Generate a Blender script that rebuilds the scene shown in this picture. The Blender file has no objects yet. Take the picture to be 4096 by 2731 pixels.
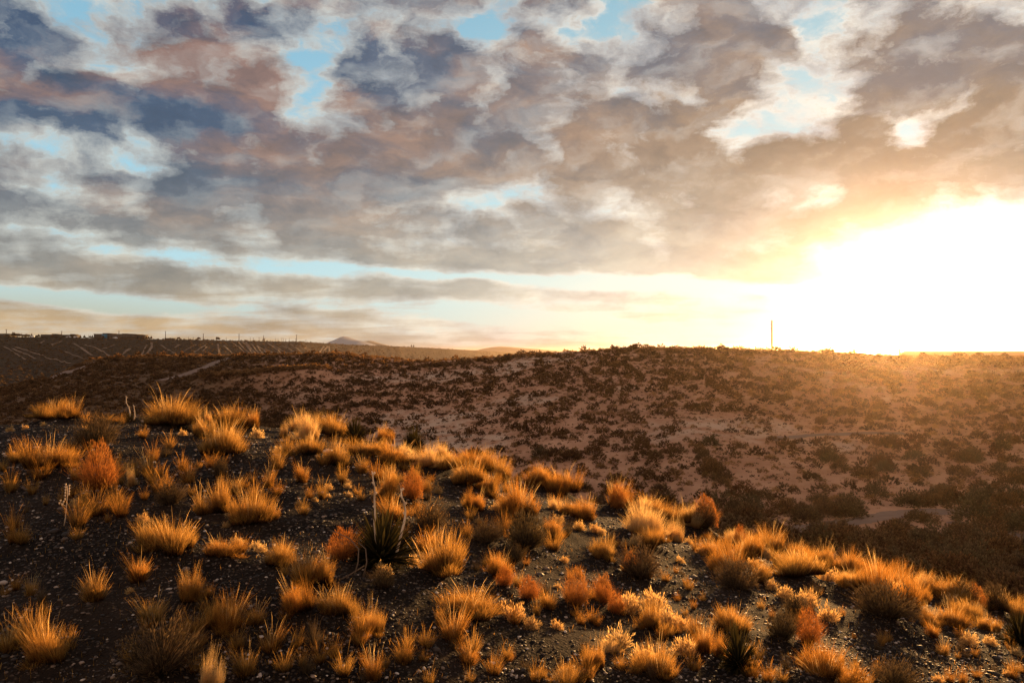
import bpy, math, random, bmesh
import numpy as np
from mathutils import Vector
sc = bpy.context.scene
R = math.radians
F = 796.0            # focal length in pixels of the 1024 px frame
HY = 350.0           # picture row of the true horizon
def uv(px, py): return (px-512.0)/F, (HY-py)/F
def azel(px, py):
    u, v = uv(px, py); a = math.atan(u); return a, math.atan(v*math.cos(a))
SUN_AZ, SUN_EL = azel(897, 301)
SUN = Vector((math.sin(SUN_AZ)*math.cos(SUN_EL), math.cos(SUN_AZ)*math.cos(SUN_EL), math.sin(SUN_EL)))

# ------------------------------------------------------------------ node helper
class N:
    def __init__(s, nt): s.nt = nt
    def new(s, t, **k):
        n = s.nt.nodes.new(t)
        for a, b in k.items(): setattr(n, a, b)
        return n
    def put(s, sock, v):
        if isinstance(v, (int, float)):
            sock.default_value = v if sock.type in ('VALUE', 'INT') else (v, v, v, 1)[:len(sock.default_value)]
        elif isinstance(v, (tuple, list, Vector)):
            v = tuple(v)
            if sock.type == 'RGBA' and len(v) == 3: v = v+(1,)
            sock.default_value = v
        else: s.nt.links.new(v, sock)
    def m(s, op, a, b=None, c=None, clamp=False):
        n = s.new('ShaderNodeMath', operation=op, use_clamp=clamp)
        s.put(n.inputs[0], a)
        if b is not None: s.put(n.inputs[1], b)
        if c is not None: s.put(n.inputs[2], c)
        return n.outputs[0]
    def v(s, op, a, b=None, scale=None):
        n = s.new('ShaderNodeVectorMath', operation=op)
        s.put(n.inputs[0], a)
        if b is not None: s.put(n.inputs[1], b)
        if scale is not None: s.put(n.inputs['Scale'], scale)
        return n.outputs['Value'] if op in ('DOT_PRODUCT', 'LENGTH', 'DISTANCE') else n.outputs[0]
    def ss(s, x, lo, hi, a=0.0, b=1.0):
        n = s.new('ShaderNodeMapRange', interpolation_type='SMOOTHSTEP')
        s.put(n.inputs[0], x); s.put(n.inputs[1], lo); s.put(n.inputs[2], hi); s.put(n.inputs[3], a); s.put(n.inputs[4], b)
        return n.outputs[0]
    def lin(s, x, lo, hi, a=0.0, b=1.0):
        n = s.new('ShaderNodeMapRange')
        s.put(n.inputs[0], x); s.put(n.inputs[1], lo); s.put(n.inputs[2], hi); s.put(n.inputs[3], a); s.put(n.inputs[4], b)
        return n.outputs[0]
    def mix(s, f, a, b, mode='MIX'):
        n = s.new('ShaderNodeMix', data_type='RGBA', blend_type=mode)
        s.put(n.inputs[0], f); s.put(n.inputs[6], a); s.put(n.inputs[7], b)
        return n.outputs[2]
    def ramp(s, f, stops, interp='LINEAR'):
        n = s.new('ShaderNodeValToRGB'); cr = n.color_ramp; cr.interpolation = interp
        while len(cr.elements) < len(stops): cr.elements.new(0.5)
        for e, (p, c) in zip(cr.elements, stops):
            e.position = p; e.color = tuple(c)+(1,) if len(c) == 3 else c
        s.put(n.inputs[0], f); return n.outputs[0]
    def noise(s, vec, scale, detail=4, rough=.5, dist=0.0, color=False, lac=2.0):
        n = s.new('ShaderNodeTexNoise')
        if vec is not None: s.put(n.inputs['Vector'], vec)
        n.inputs['Scale'].default_value = scale; n.inputs['Detail'].default_value = detail
        n.inputs['Roughness'].default_value = rough; n.inputs['Distortion'].default_value = dist
        n.inputs['Lacunarity'].default_value = lac
        return n.outputs['Color' if color else 'Fac']

# ------------------------------------------------------------------ sky
def D(cx, cy, rx, ry, rot, amp):      # measured on the photograph, kept as compass direction and height angle
    k = 1/2.297; a, e = azel(cx*k, cy*k); c = math.cos(a)
    return a, e, rx*k/F*c*c, ry*k/F*c, rot, amp
CLOUDS = [(430,170,470,210,3,.34),(60,150,300,150,15,.25),(1000,170,260,130,20,.24),(1330,160,260,130,10,.26),
    (1690,120,230,190,-15,.28),(1950,130,130,100,0,.34),(2230,120,300,130,-8,.22),(2060,390,760,260,3,.42),
    (640,420,900,230,8,.22),(1500,590,700,150,4,.30),(100,500,420,110,4,.22),(350,640,1000,55,3,.32),(1250,715,800,50,2,.16),
    (900,480,900,120,6,.16),(1250,330,500,190,12,.2),
    (200,60,330,100,22,-.42),(690,200,95,110,-25,-.4),(720,90,130,120,40,-.42),(1000,95,260,60,-15,-.2),(1345,80,210,50,12,-.42),
    (1850,190,200,95,-25,-.5),(1910,30,110,110,0,-.4),(2180,90,160,50,0,-.2),(90,400,260,60,8,-.36),(60,322,260,45,10,-.4),(250,350,260,30,14,-.25),
    (2095,295,72,52,20,-.5),(1110,230,60,120,10,-.3),(1770,420,80,60,40,-.35),(1690,330,60,90,10,-.3),(1250,140,330,50,22,-.25),(560,330,130,40,10,-.1),
    (2200,620,560,215,-2,-1.2),(2300,520,200,80,-8,-.4),(650,614,700,26,3,-.45),(1500,652,900,30,3,-.55),(150,680,760,30,4,-.7),(950,705,900,34,4,-.5),(1500,735,900,70,1,-.45),(1450,655,800,34,3,-.3),(1500,690,400,30,2,-.3),
    (1060,555,120,18,2,-.25),(200,535,400,16,3,-.25)]
WARM = [(430,165,420,130,3,.9),(700,330,300,110,5,.6),(100,220,300,60,5,.5),(930,250,250,70,5,.6),(1950,430,900,260,0,1.0),(1500,250,300,120,0,.5),(600,500,800,100,4,.35),(1350,400,700,120,5,.5),
    (480,245,400,70,3,-.8),(80,90,240,110,10,-.5),(880,160,300,90,20,-.7),(180,290,300,70,10,-.6),(100,510,330,80,5,-.9),(350,400,400,80,15,-.4),(180,470,300,50,10,-.6)]
def build_world():
    w = bpy.data.worlds.new("World"); sc.world = w; w.use_nodes = True
    nt = w.node_tree; nt.nodes.clear(); n = N(nt)
    d = n.new('ShaderNodeTexCoord').outputs['Generated']
    sp = n.new('ShaderNodeSeparateXYZ'); n.put(sp.inputs[0], d); x, y, z = sp.outputs
    az = n.m('ARCTAN2', x, y); el = n.m('ARCSINE', z)
    zz = n.m('ADD', n.m('MAXIMUM', z, 0.0), 0.075)
    cb = n.new('ShaderNodeCombineXYZ'); n.put(cb.inputs[0], n.m('DIVIDE', x, zz)); n.put(cb.inputs[1], n.m('DIVIDE', y, zz)); p = cb.outputs[0]
    rot = n.new('ShaderNodeMapping', vector_type='POINT'); n.put(rot.inputs[0], p); rot.inputs['Rotation'].default_value = (0, 0, R(17)); rot.inputs['Scale'].default_value = (.8, 1.0, 1)
    p = rot.outputs[0]
    warp = n.v('SUBTRACT', n.noise(p, .9, 3, .5, color=True), (.5, .5, .5))
    pw = n.v('ADD', p, n.v('SCALE', warp, scale=.9))
    fb = n.noise(pw, 1.15, 9, .56)
    # blobs live on (azimuth, elevation), shaken by noise so that their edges billow
    cb = n.new('ShaderNodeCombineXYZ'); n.put(cb.inputs[0], az); n.put(cb.inputs[1], el); ae = cb.outputs[0]
    el_w = n.lin(el, 0.0, .3, .25, 1.0)
    jit = n.v('MULTIPLY', n.v('SUBTRACT', n.noise(n.v('MULTIPLY', ae, (1, 2.2, 1)), 6.0, 8, .62, color=True), (.5, .5, .5)), (.13, .075, 0))
    aew = n.v('ADD', ae, n.v('SCALE', jit, scale=el_w))
    def blobs(L, vec):
        acc = 0.0
        for t in L:
            a, e, ra, re, ro, amp = D(*t)
            mp = n.new('ShaderNodeMapping', vector_type='TEXTURE'); n.put(mp.inputs[0], vec)
            mp.inputs['Location'].default_value = (a, e, 0); mp.inputs['Rotation'].default_value = (0, 0, -R(ro)); mp.inputs['Scale'].default_value = (ra, re, 1)
            g = n.new('ShaderNodeTexGradient', gradient_type='SPHERICAL'); n.put(g.inputs[0], mp.outputs[0])
            acc = n.m('MULTIPLY_ADD', n.ss(g.outputs['Fac'], 0, .75), amp, acc)
        return acc
    bias = blobs(CLOUDS, aew)
    fine = n.noise(n.v('MULTIPLY', aew, (1, 1.8, 1)), 24, 7, .66)
    mid = n.m('SUBTRACT', n.noise(n.v('MULTIPLY', n.v('ADD', aew, (3.1, 1.7, .4)), (1, 1.9, 1)), 8.5, 7, .6), .5)
    mfade = n.ss(el, .02, .16, .35, 1.0)
    lv = n.v('MULTIPLY', n.v('ADD', n.v('MULTIPLY', aew, (1, 1.75, 1)), n.v('SCALE', n.v('SUBTRACT', n.noise(ae, 16, 5, .65, color=True), (.5, .5, .5)), scale=.10)), (13, 13, 13))
    def lump(v):
        q = n.new('ShaderNodeTexVoronoi', feature='SMOOTH_F1', voronoi_dimensions='2D'); q.inputs['Scale'].default_value = 1.0; q.inputs['Smoothness'].default_value = .35
        n.put(q.inputs['Vector'], v); return q.outputs['Distance']
    l1 = lump(lv); l2 = lump(n.v('ADD', lv, (.06, -.16, 0)))
    lum = n.m('SUBTRACT', .42, l1); lemb = n.m('MULTIPLY', n.m('SUBTRACT', l2, l1), 2.4)
    emb = n.noise(n.v('MULTIPLY', n.v('ADD', aew, (3.1+.010, 1.7-.012, .4)), (1, 1.9, 1)), 8.5, 7, .6)
    emb = n.m('ADD', n.m('MULTIPLY', n.m('SUBTRACT', n.m('ADD', mid, .5), emb), 4.0), lemb)
    sig = n.m('MULTIPLY', bias, n.m('ADD', .50, n.m('MULTIPLY', n.m('LESS_THAN', az, 2), n.ss(n.m('MULTIPLY', n.m('ABSOLUTE', bias), 1.0), .4, 1.0, 0, .4))))
    dens0 = n.m('ADD', n.m('ADD', n.m('ADD', n.m('MULTIPLY', fb, .75), .125+.12), sig), n.m('ADD', n.m('MULTIPLY', mid, n.m('MULTIPLY', 1.2, mfade)), n.m('MULTIPLY', lum, n.m('MULTIPLY', .42, mfade))))
    dens0 = n.m('ADD', dens0, n.m('MULTIPLY', n.m('SUBTRACT', fine, .5), .38))
    dens = n.ss(dens0, .29, .53)
    thick = n.lin(dens0, .46, 1.10)
    mott = n.m('SUBTRACT', n.noise(n.v('MULTIPLY', aew, (1, 2.4, 1)), 9, 6, .58), .5)
    warm = n.m('ADD', n.m('ADD', blobs(WARM, aew), n.m('MULTIPLY', mott, 3.0)), .35, clamp=True)
    cs = n.v('DOT_PRODUCT', d, tuple(SUN))
    ang = n.m('ARCCOSINE', n.m('MINIMUM', cs, .99999))
    near = n.ss(ang, .85, .14)                       # 1 beside the sun
    # clear sky
    clear = n.ramp(n.lin(el, 0, .5), [(0, (.80,.78,.62)), (.12, (.80,.86,.76)), (.35, (.60,.80,.80)), (.7, (.42,.61,.65)), (1, (.24,.46,.54))])
    clear = n.mix(n.m('MULTIPLY', n.ss(el, .10, 0.0), n.ss(az, -.1, -.62)), clear, (.80,.50,.24))
    clear = n.mix(near, n.mix(1, clear, (.62,.85,1.05), 'MULTIPLY'), clear)
    # clouds
    cool = n.mix(near, (.055,.085,.165), (.27,.235,.235))
    pink = n.mix(near, (.30,.165,.13), (.36,.235,.15))
    body = n.mix(warm, cool, pink)
    close = n.ss(ang, .42, .10)
    body = n.mix(1, body, n.mix(close, (1,1,1), (.34,.42,.62)), 'MULTIPLY')
    tint = n.mix(n.ss(el, .26, .03), body, n.mix(near, (.36,.325,.285), (.70,.71,.65)))      # low, seen through more air
    tint = n.mix(n.m('MULTIPLY', n.ss(el, .085, .0), n.ss(az, .0, -.5)), tint, (.66,.46,.25))
    rim = n.mix(near, (.66,.68,.64), (1.05,1.0,.90))
    lit = n.m('SUBTRACT', 1.0, n.m('MULTIPLY', thick, 2.6), clamp=True)
    cloud = n.mix(n.m('MULTIPLY', lit, .85), tint, rim)
    cloud = n.mix(n.lin(mott, -.22, .22, 0, 1), n.mix(1, cloud, (.60,.62,.70), 'MULTIPLY'), n.mix(1, cloud, (1.25,1.2,1.12), 'MULTIPLY'))
    ev = n.m('MULTIPLY', emb, n.ss(el, .03, .2, .25, 1))
    cloud = n.mix(n.m('MULTIPLY', n.m('MAXIMUM', ev, 0.0), .55, clamp=True), cloud, n.mix(.5, rim, cloud))
    cloud = n.mix(n.m('MULTIPLY', n.m('MAXIMUM', n.m('MULTIPLY', ev, -1.0), 0.0), .8, clamp=True), cloud, n.mix(1, cloud, (.52,.52,.58), 'MULTIPLY'))
    sky = n.mix(n.m('MULTIPLY', dens, .96), clear, cloud)
    # glow round the sun, held back by cloud
    g1 = n.m('EXPONENT', n.m('MULTIPLY', n.m('POWER', n.m('DIVIDE', ang, .13), 2.0), -1.0))
    g2 = n.m('EXPONENT', n.m('MULTIPLY', n.m('DIVIDE', ang, .20), -1.0))
    thru = n.lin(dens, 0, 1, 1, .10)
    gl = n.v('SCALE', (.50, .78, 1.10), scale=n.m('MULTIPLY', n.m('ADD', n.m('MULTIPLY', g1, .25), n.m('MULTIPLY', g2, .2)), thru))
    go = n.v('SCALE', (1.0, .55, .14), scale=n.m('MULTIPLY', n.m('MULTIPLY', g2, dens), .02))
    sky = n.v('ADD', n.v('ADD', sky, gl), go)
    # the half of the sky behind the photographer: brightened and warmed as added fill for the hill
    back = n.ss(y, .35, -.25)
    sky = n.mix(back, sky, n.mix(1, sky, (2.6,1.85,1.4), 'MULTIPLY'))
    nish = n.new('ShaderNodeTexSky', sky_type='NISHITA', sun_disc=False, sun_elevation=SUN_EL, sun_rotation=SUN_AZ)
    out = n.v('ADD', n.v('SCALE', sky, scale=10.0*SKY_GAIN), n.v('SCALE', nish.outputs[0], scale=.10))
    bg = n.new('ShaderNodeBackground'); n.put(bg.inputs[0], out); bg.inputs[1].default_value = .1
    o = n.new('ShaderNodeOutputWorld'); nt.links.new(bg.outputs[0], o.inputs[0])
    w.cycles.sampling_method = 'MANUAL'; w.cycles.sample_map_resolution = 512
SKY_GAIN = .415
def build_camera():
    cam = bpy.data.cameras.new('camera'); o = bpy.data.objects.new('camera', cam); sc.collection.objects.link(o); sc.camera = o
    cam.sensor_width = 36; cam.lens = 36*F/1024; cam.clip_start = .05; cam.clip_end = 60000
    cam.shift_y = 0
    o.location = (0, 0, 0); o.rotation_euler = (R(90)+math.atan((HY-341)/F), 0, 0)
# ------------------------------------------------------------------ numpy noise and the lie of the land
rng = np.random.default_rng(7)
_perm = np.random.default_rng(3).permutation(4096).astype(np.int64)
_grad = np.random.default_rng(4).random(4096)*2*np.pi
def perlin(x, y, seed=0):
    x = np.asarray(x, float)+seed*17.31; y = np.asarray(y, float)-seed*9.77
    xi = np.floor(x).astype(np.int64); yi = np.floor(y).astype(np.int64); xf = x-xi; yf = y-yi
    def g(ix, iy, dx, dy):
        h = _perm[(_perm[ix & 4095]+iy) & 4095]; a = _grad[h]
        return np.cos(a)*dx+np.sin(a)*dy
    u = xf*xf*xf*(xf*(xf*6-15)+10); v = yf*yf*yf*(yf*(yf*6-15)+10)
    a = g(xi, yi, xf, yf); b = g(xi+1, yi, xf-1, yf); c = g(xi, yi+1, xf, yf-1); d = g(xi+1, yi+1, xf-1, yf-1)
    return (a*(1-u)+b*u)*(1-v)+(c*(1-u)+d*u)*v
def fbm(x, y, wl, oct=4, seed=0, gain=.5):
    s = 0; a = 1.0; f = 1.0/wl
    for i in range(oct):
        s = s+a*perlin(x*f, y*f, seed+i); a *= gain; f *= 2.03
    return s
def sst(x, a, b):
    t = np.clip((x-a)/(b-a), 0, 1); return t*t*(3-2*t)
def tab(X, pts):
    p = np.array(pts, float); return np.interp(X, p[:, 0], p[:, 1])
def smax(a, b, k):
    h = np.clip(.5+.5*(a-b)/k, 0, 1); return b*(1-h)+a*h+k*h*(1-h)
FORE_ROW = [(-400,432),(0,426),(90,421),(180,420),(300,428),(400,447),(500,478),(600,508),(700,536),(800,564),(900,592),(1024,624),(1400,700)]
HILL_ROW = [(-400,420),(0,389),(50,377),(93,359),(150,356.5),(250,355),(300,354),(340,353),(400,359),(424,361.5),(467,358.5),(520,354),(600,349.5),(632,347),(700,348),(770,350),(850,353.5),(900,356),(1024,357),(1500,357)]
HILL_D = [(-400,200),(0,215),(93,225),(340,200),(424,190),(632,176),(900,170),(1024,170)]
MESA_ROW = [(-400,334),(0,336.3),(100,337.8),(200,339.5),(300,341.3),(345,344),(400,346),(450,348.5),(490,351),(520,353),(560,353.9)]
MESA_D = [(-400,700),(0,780),(200,880),(300,1000),(350,1200),(400,1500),(450,2000),(490,2700),(520,3400),(560,4500)]
PLAIN = -24.0
BUMPS = []      # small hummocks under the big tussocks: x, y, radius, height
def frame(x, y):
    r = np.hypot(x, y); th = np.arctan2(x, y); thc = np.clip(th, -R(50), R(50))
    return 512+F*np.tan(thc), r*np.cos(thc), r
def ground(x, y, fine=True):
    x = np.asarray(x, float); y = np.asarray(y, float)
    X, D, r = frame(x, y)
    # the near ridge the photographer stands on
    dc = tab(X, [(0,17),(300,16),(512,14.5),(800,12.5),(1024,12)]); tau = (tab(X, FORE_ROW)-HY)/F
    c = 1.8/dc**2; b = tau-3.6/dc
    und = .16*fbm(x, y, 4.2, 3, 1)+.05*fbm(x, y, 1.1, 3, 5)
    und = und*sst(r, 2, 5)
    zf = -(1.8+b*D+c*D*D)+und
    # valley floor and the scrub hill
    dh = tab(X, HILL_D); zc = -(tab(X, HILL_ROW)-HY)/F*dh
    ds = tab(X, [(0,95),(400,75),(700,57),(900,58),(1024,60),(1400,66)]); fl = tab(X, [(0,-16),(400,-14),(700,-12.2),(1024,-11.6)])
    t = np.clip((D-ds)/(dh-ds), 0, 1.0)
    S = .5*t+.5*t*t*(3-2*t)
    hill = fl+(zc-fl)*S
    hill = hill+(.9*fbm(x, y, 34, 4, 11)+.35*np.abs(fbm(x, y, 14, 3, 14)))*sst(D, 50, 80)*(1-sst(D, dh*.86, dh))
    hill = hill+.12*fbm(x, y, 6, 3, 17)*(1-sst(D, 300, 500))+.4*fbm(x, y, 55, 2, 21)*sst(D, dh*.8, dh)*(1-sst(D, dh, dh*1.4))
    # a low spur that catches the sun, lower left of the hill
    for (sx0, sy0, sx1, sy1, hh, wd) in SPURS:
        vx, vy = sx1-sx0, sy1-sy0; L2 = vx*vx+vy*vy
        q = np.clip(((x-sx0)*vx+(y-sy0)*vy)/L2, 0, 1); dd = np.hypot(x-sx0-q*vx, y-sy0-q*vy)
        hill = hill+hh*np.exp(-(dd/wd)**2)
    over = np.clip(D-dh, 0, None)
    down = zc-np.minimum(over*over/60.0, over*.16-.38*(over > 4.8))
    plain = PLAIN+1.2*fbm(x, y, 400, 3, 31)*(1-sst(D, 1500, 4000))
    back = np.where(over > 0, np.maximum(down+.12*fbm(x, y, 6, 3, 17), plain), hill)
    second = (8.0*np.exp(-((D-275)/34.0)**2)+0)*sst(X, 850, 930)
    sz = -(350.6-HY)/F*275
    back = np.where(over > 0, np.maximum(back, plain+(sz-plain)*np.exp(-((D-275)/60.0)**4)*sst(X, 862, 905)), back)
    # mesa and its gullied face
    dm = tab(X, MESA_D); zm = -(tab(X, MESA_ROW)-HY)/F*dm
    q = np.clip((D/dm-.60)/.40, 0, 1)
    gul = np.abs(perlin(X/15.0+.35*perlin(X/40.0, D/200, 5), D/dm*2.2, 40))+.5*np.abs(perlin(X/6.0, D/dm*5, 41))
    Sm = .30*q+.70*q**1.9
    face = plain+(zm-plain)*Sm-gul*4.0*(q*(1-q)*4)**.8*np.clip((zm-plain)/36, 0, 1)
    mw = 1-sst(X, 500, 580)
    mesa = np.where(q > 0, plain+(face-plain)*mw, -99)
    z = np.maximum(back, np.where(D > dh*1.3, mesa, -99))
    z = smax(zf, np.where(r < 500, z, z), 1.2*(1-sst(D, 30, 60))+.001)
    if fine:
        k = 1-sst(r, 14, 30)
        z = z+k*(.012*fbm(x, y, .22, 2, 51)+.006*fbm(x, y, .07, 1, 55))
        z = z+0*x; sh = z.shape; z = z.ravel(); ii = np.nonzero((r.ravel() < 20))[0]
        if len(ii) and BUMPS:
            xs, ys, add = x.ravel()[ii], y.ravel()[ii], np.zeros(len(ii))
            for bx, by, br, bh in BUMPS:
                m = np.nonzero((np.abs(xs-bx) < 2.5*br) & (np.abs(ys-by) < 2.5*br))[0]
                add[m] += bh*np.exp(-((xs[m]-bx)**2+(ys[m]-by)**2)/br**2)
            z[ii] += add
        z = z.reshape(sh)
    return z
SPURS = []
_YS = np.geomspace(1.5, 9000, 9000)
def hit(px, row, ymin=1.5, ymax=9000):
    """the ground point seen in this direction from where the photographer stood"""
    u = (px-512)/F; v = (HY-row)/F
    Y = _YS[(_YS >= ymin) & (_YS <= ymax)]
    g = ground(Y*u, Y, False); f = Y*v-g
    i = np.nonzero(f <= 0)[0]
    if len(i) == 0 or i[0] == 0: k = len(Y)-1 if len(i) == 0 else 0; return Y[k]*u, Y[k], g[k]
    k = i[0]; a = f[k-1]/(f[k-1]-f[k]); y = Y[k-1]+(Y[k]-Y[k-1])*a
    return y*u, y, float(ground(np.array([y*u]), np.array([y]), False)[0])
_a = hit(206, 387.5, 40, 400); _b = hit(318, 378.5, 40, 400)
SPURS += [(_a[0], _a[1], _b[0], _b[1], 2.4, 4.0)]

def mesh_from(name, verts, faces, mat=None, smooth=False, attrs=None):
    """faces: (n,k) int array or list of such arrays"""
    me = bpy.data.meshes.new(name); verts = np.asarray(verts, np.float32).reshape(-1, 3)
    fl = faces if isinstance(faces, list) else [faces]
    fl = [np.asarray(f, np.int32) for f in fl if len(f)]
    loops = np.concatenate([f.ravel() for f in fl]); tot = np.concatenate([np.full(len(f), f.shape[1], np.int32) for f in fl])
    me.vertices.add(len(verts)); me.vertices.foreach_set('co', verts.ravel())
    me.loops.add(len(loops)); me.loops.foreach_set('vertex_index', loops)
    me.polygons.add(len(tot)); me.polygons.foreach_set('loop_start', np.concatenate([[0], np.cumsum(tot)[:-1]]).astype(np.int32)); me.polygons.foreach_set('loop_total', tot)
    if smooth: me.polygons.foreach_set('use_smooth', np.ones(len(tot), bool))
    for k, a in (attrs or {}).items():
        at = me.attributes.new(k, 'FLOAT', 'POINT'); at.data.foreach_set('value', np.asarray(a, np.float32))
    me.update(calc_edges=True)
    if mat: me.materials.append(mat)
    return me
def link(name, data, parent=None, loc=None, rot=None, scale=None):
    o = bpy.data.objects.new(name, data); sc.collection.objects.link(o)
    if parent: o.parent = parent
    if loc is not None: o.location = loc
    if rot is not None: o.rotation_euler = rot
    if scale is not None: o.scale = scale
    return o
def tag(o, label=None, cat=None, group=None, kind=None):
    if label: o['label'] = label
    if cat: o['category'] = cat
    if group: o['group'] = group
    if kind: o['kind'] = kind
    return o

# ------------------------------------------------------------------ materials
def material(name):
    m = bpy.data.materials.new(name); m.use_nodes = True; nt = m.node_tree; nt.nodes.clear()
    n = N(nt); out = n.new('ShaderNodeOutputMaterial'); return m, n, out
def attr(n, name):
    a = n.new('ShaderNodeAttribute'); a.attribute_name = name; return a.outputs['Fac']
def plain_mat(name, col, rough=.85, var=.25, scale=3.0, spec=.2, metal=0):
    m, n, out = material(name); b = n.new('ShaderNodeBsdfPrincipled')
    g = n.new('ShaderNodeNewGeometry').outputs['Position']
    f = n.noise(g, scale, 4, .6)
    n.put(b.inputs['Base Color'], n.mix(f, tuple(c*(1-var) for c in col), tuple(min(1, c*(1+var)) for c in col)))
    b.inputs['Roughness'].default_value = rough; b.inputs['Specular IOR Level'].default_value = spec; b.inputs['Metallic'].default_value = metal
    n.nt.links.new(b.outputs[0], out.inputs[0]); return m
def leaf_mat(name, base, tip, hue2, trans=.5, dark=(.6, 1.25), base2=None, tp=1.0):
    """dry grass and leaves: light comes through them"""
    m, n, out = material(name)
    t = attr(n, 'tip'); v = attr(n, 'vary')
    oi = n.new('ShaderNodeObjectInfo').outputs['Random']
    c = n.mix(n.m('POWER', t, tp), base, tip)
    c = n.mix(n.m('MULTIPLY', oi, .8), c, n.mix(1, c, hue2, 'MULTIPLY'))
    c = n.mix(v, n.mix(1, c, (dark[0],)*3, 'MULTIPLY'), n.mix(1, c, (dark[1],)*3, 'MULTIPLY'))
    d = n.new('ShaderNodeBsdfDiffuse'); n.put(d.inputs[0], n.mix(1, c, (.55,.55,.6), 'MULTIPLY'))
    tr = n.new('ShaderNodeBsdfTranslucent'); n.put(tr.inputs[0], c)
    mx = n.new('ShaderNodeMixShader'); mx.inputs[0].default_value = trans
    n.nt.links.new(d.outputs[0], mx.inputs[1]); n.nt.links.new(tr.outputs[0], mx.inputs[2]); n.nt.links.new(mx.outputs[0], out.inputs[0])
    return m
def build_ground_mat():
    m, n, out = material('desert ground'); b = n.new('ShaderNodeBsdfPrincipled')
    g = n.new('ShaderNodeNewGeometry').outputs['Position']
    near = attr(n, 'near'); hl = attr(n, 'hill'); ms = attr(n, 'mesa'); sand = attr(n, 'sand')
    n1 = n.noise(g, 1.3, 6, .6); n2 = n.noise(g, 26, 4, .65); n3 = n.noise(g, .035, 5, .6); n4 = n.noise(g, .35, 5, .6)
    vor = n.new('ShaderNodeTexVoronoi'); vor.inputs['Scale'].default_value = 42; n.put(vor.inputs['Vector'], n.v('ADD', g, n.v('SCALE', n.noise(g, 9, 2, color=True), scale=.06)))
    peb = n.ss(vor.outputs['Distance'], .55, .2); sep = n.new('ShaderNodeSeparateColor'); n.put(sep.inputs[0], vor.outputs['Color'])
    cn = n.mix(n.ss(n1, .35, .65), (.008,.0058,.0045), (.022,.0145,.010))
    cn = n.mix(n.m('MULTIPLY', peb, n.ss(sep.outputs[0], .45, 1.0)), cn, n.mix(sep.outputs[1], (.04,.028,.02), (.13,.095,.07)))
    ch = n.mix(n.ss(n4, .3, .7), (.36,.19,.113), (.49,.285,.18))
    ch = n.mix(n.ss(n3, .35, .65), n.mix(1, ch, (.86,.84,.82), 'MULTIPLY'), ch)
    ch = n.mix(n.m('MULTIPLY', sand, n.ss(n4, .35, .6)), ch, (.46,.33,.24))
    ch = n.mix(n.m('MULTIPLY', n.ss(n2, .5, .8), .3), ch, (.10,.06,.04))
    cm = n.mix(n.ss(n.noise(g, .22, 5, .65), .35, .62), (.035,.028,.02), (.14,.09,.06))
    cp = n.mix(n.ss(n.noise(n.v('MULTIPLY', g, (1, .35, 1)), .02, 5, .6), .4, .6), (.20,.13,.07), (.34,.23,.12))
    left_shade = attr(n, 'dark'); ch = n.mix(left_shade, ch, n.mix(1, ch, (.30,.34,.34), 'MULTIPLY')); cm = n.mix(left_shade, cm, n.mix(1, cm, (.36,.38,.40), 'MULTIPLY'))  # shade over the left hill and mesa painted into the soil colour
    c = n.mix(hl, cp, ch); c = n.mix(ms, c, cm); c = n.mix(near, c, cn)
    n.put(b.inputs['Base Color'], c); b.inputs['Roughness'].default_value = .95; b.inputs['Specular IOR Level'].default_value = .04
    bp = n.new('ShaderNodeBump'); bp.inputs['Distance'].default_value = .02; bp.inputs['Strength'].default_value = .8
    n.put(bp.inputs['Height'], n.m('ADD', n.m('MULTIPLY', peb, .6), n2)); n.nt.links.new(bp.outputs[0], b.inputs['Normal'])
    n.nt.links.new(b.outputs[0], out.inputs[0]); return m

# ------------------------------------------------------------------ ground sheet
def polyd(x, y, P):
    best = np.full(np.shape(x), 1e9)
    for (a, b) in zip(P[:-1], P[1:]):
        vx, vy = b[0]-a[0], b[1]-a[1]; L2 = vx*vx+vy*vy+1e-9
        q = np.clip(((x-a[0])*vx+(y-a[1])*vy)/L2, 0, 1); best = np.minimum(best, np.hypot(x-a[0]-q*vx, y-a[1]-q*vy))
    return best
def build_ground():
    th = np.concatenate([np.arange(-180, -42, 4.0), np.arange(-42, 42, .115), np.arange(42, 180.1, 4.0)]); th = R(1)*th
    rr = np.concatenate([[0.0, .5], np.geomspace(1, 34, 440), np.geomspace(34.4, 330, 250), np.geomspace(334, 15000, 220)])
    T, RR = np.meshgrid(th, rr); x = RR*np.sin(T); y = RR*np.cos(T)
    z = ground(x, y); X, D, r = frame(x, y)
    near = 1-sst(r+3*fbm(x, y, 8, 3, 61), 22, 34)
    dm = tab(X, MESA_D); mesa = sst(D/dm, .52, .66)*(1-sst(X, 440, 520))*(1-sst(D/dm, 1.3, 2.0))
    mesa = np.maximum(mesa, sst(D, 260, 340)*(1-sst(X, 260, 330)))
    hillm = 1-sst(D, 260, 420)
    sand = sst(fbm(x, y, 22, 4, 71), .12, .42)*sst(X, 250, 450)+.0*x
    nr, nc = T.shape; idx = np.arange(nr*nc).reshape(nr, nc)
    f = np.stack([idx[:-1, :-1], idx[:-1, 1:], idx[1:, 1:], idx[1:, :-1]], -1).reshape(-1, 4)[:, ::-1]
    f = f[:, ::-1]
    me = mesh_from('ground', np.stack([x, y, z], -1), f, build_ground_mat(), True, dict(near=near.ravel(), hill=hillm.ravel(), mesa=mesa.ravel(), sand=np.clip(sand, 0, 1).ravel(), dark=(1-sst(X+90*fbm(x, y, 60, 3, 73), 150, 430)).ravel()))  # the last mask marks the left soil that gets painted shade
    o = link('desert_ground', me); tag(o, kind='structure'); return o
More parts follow.
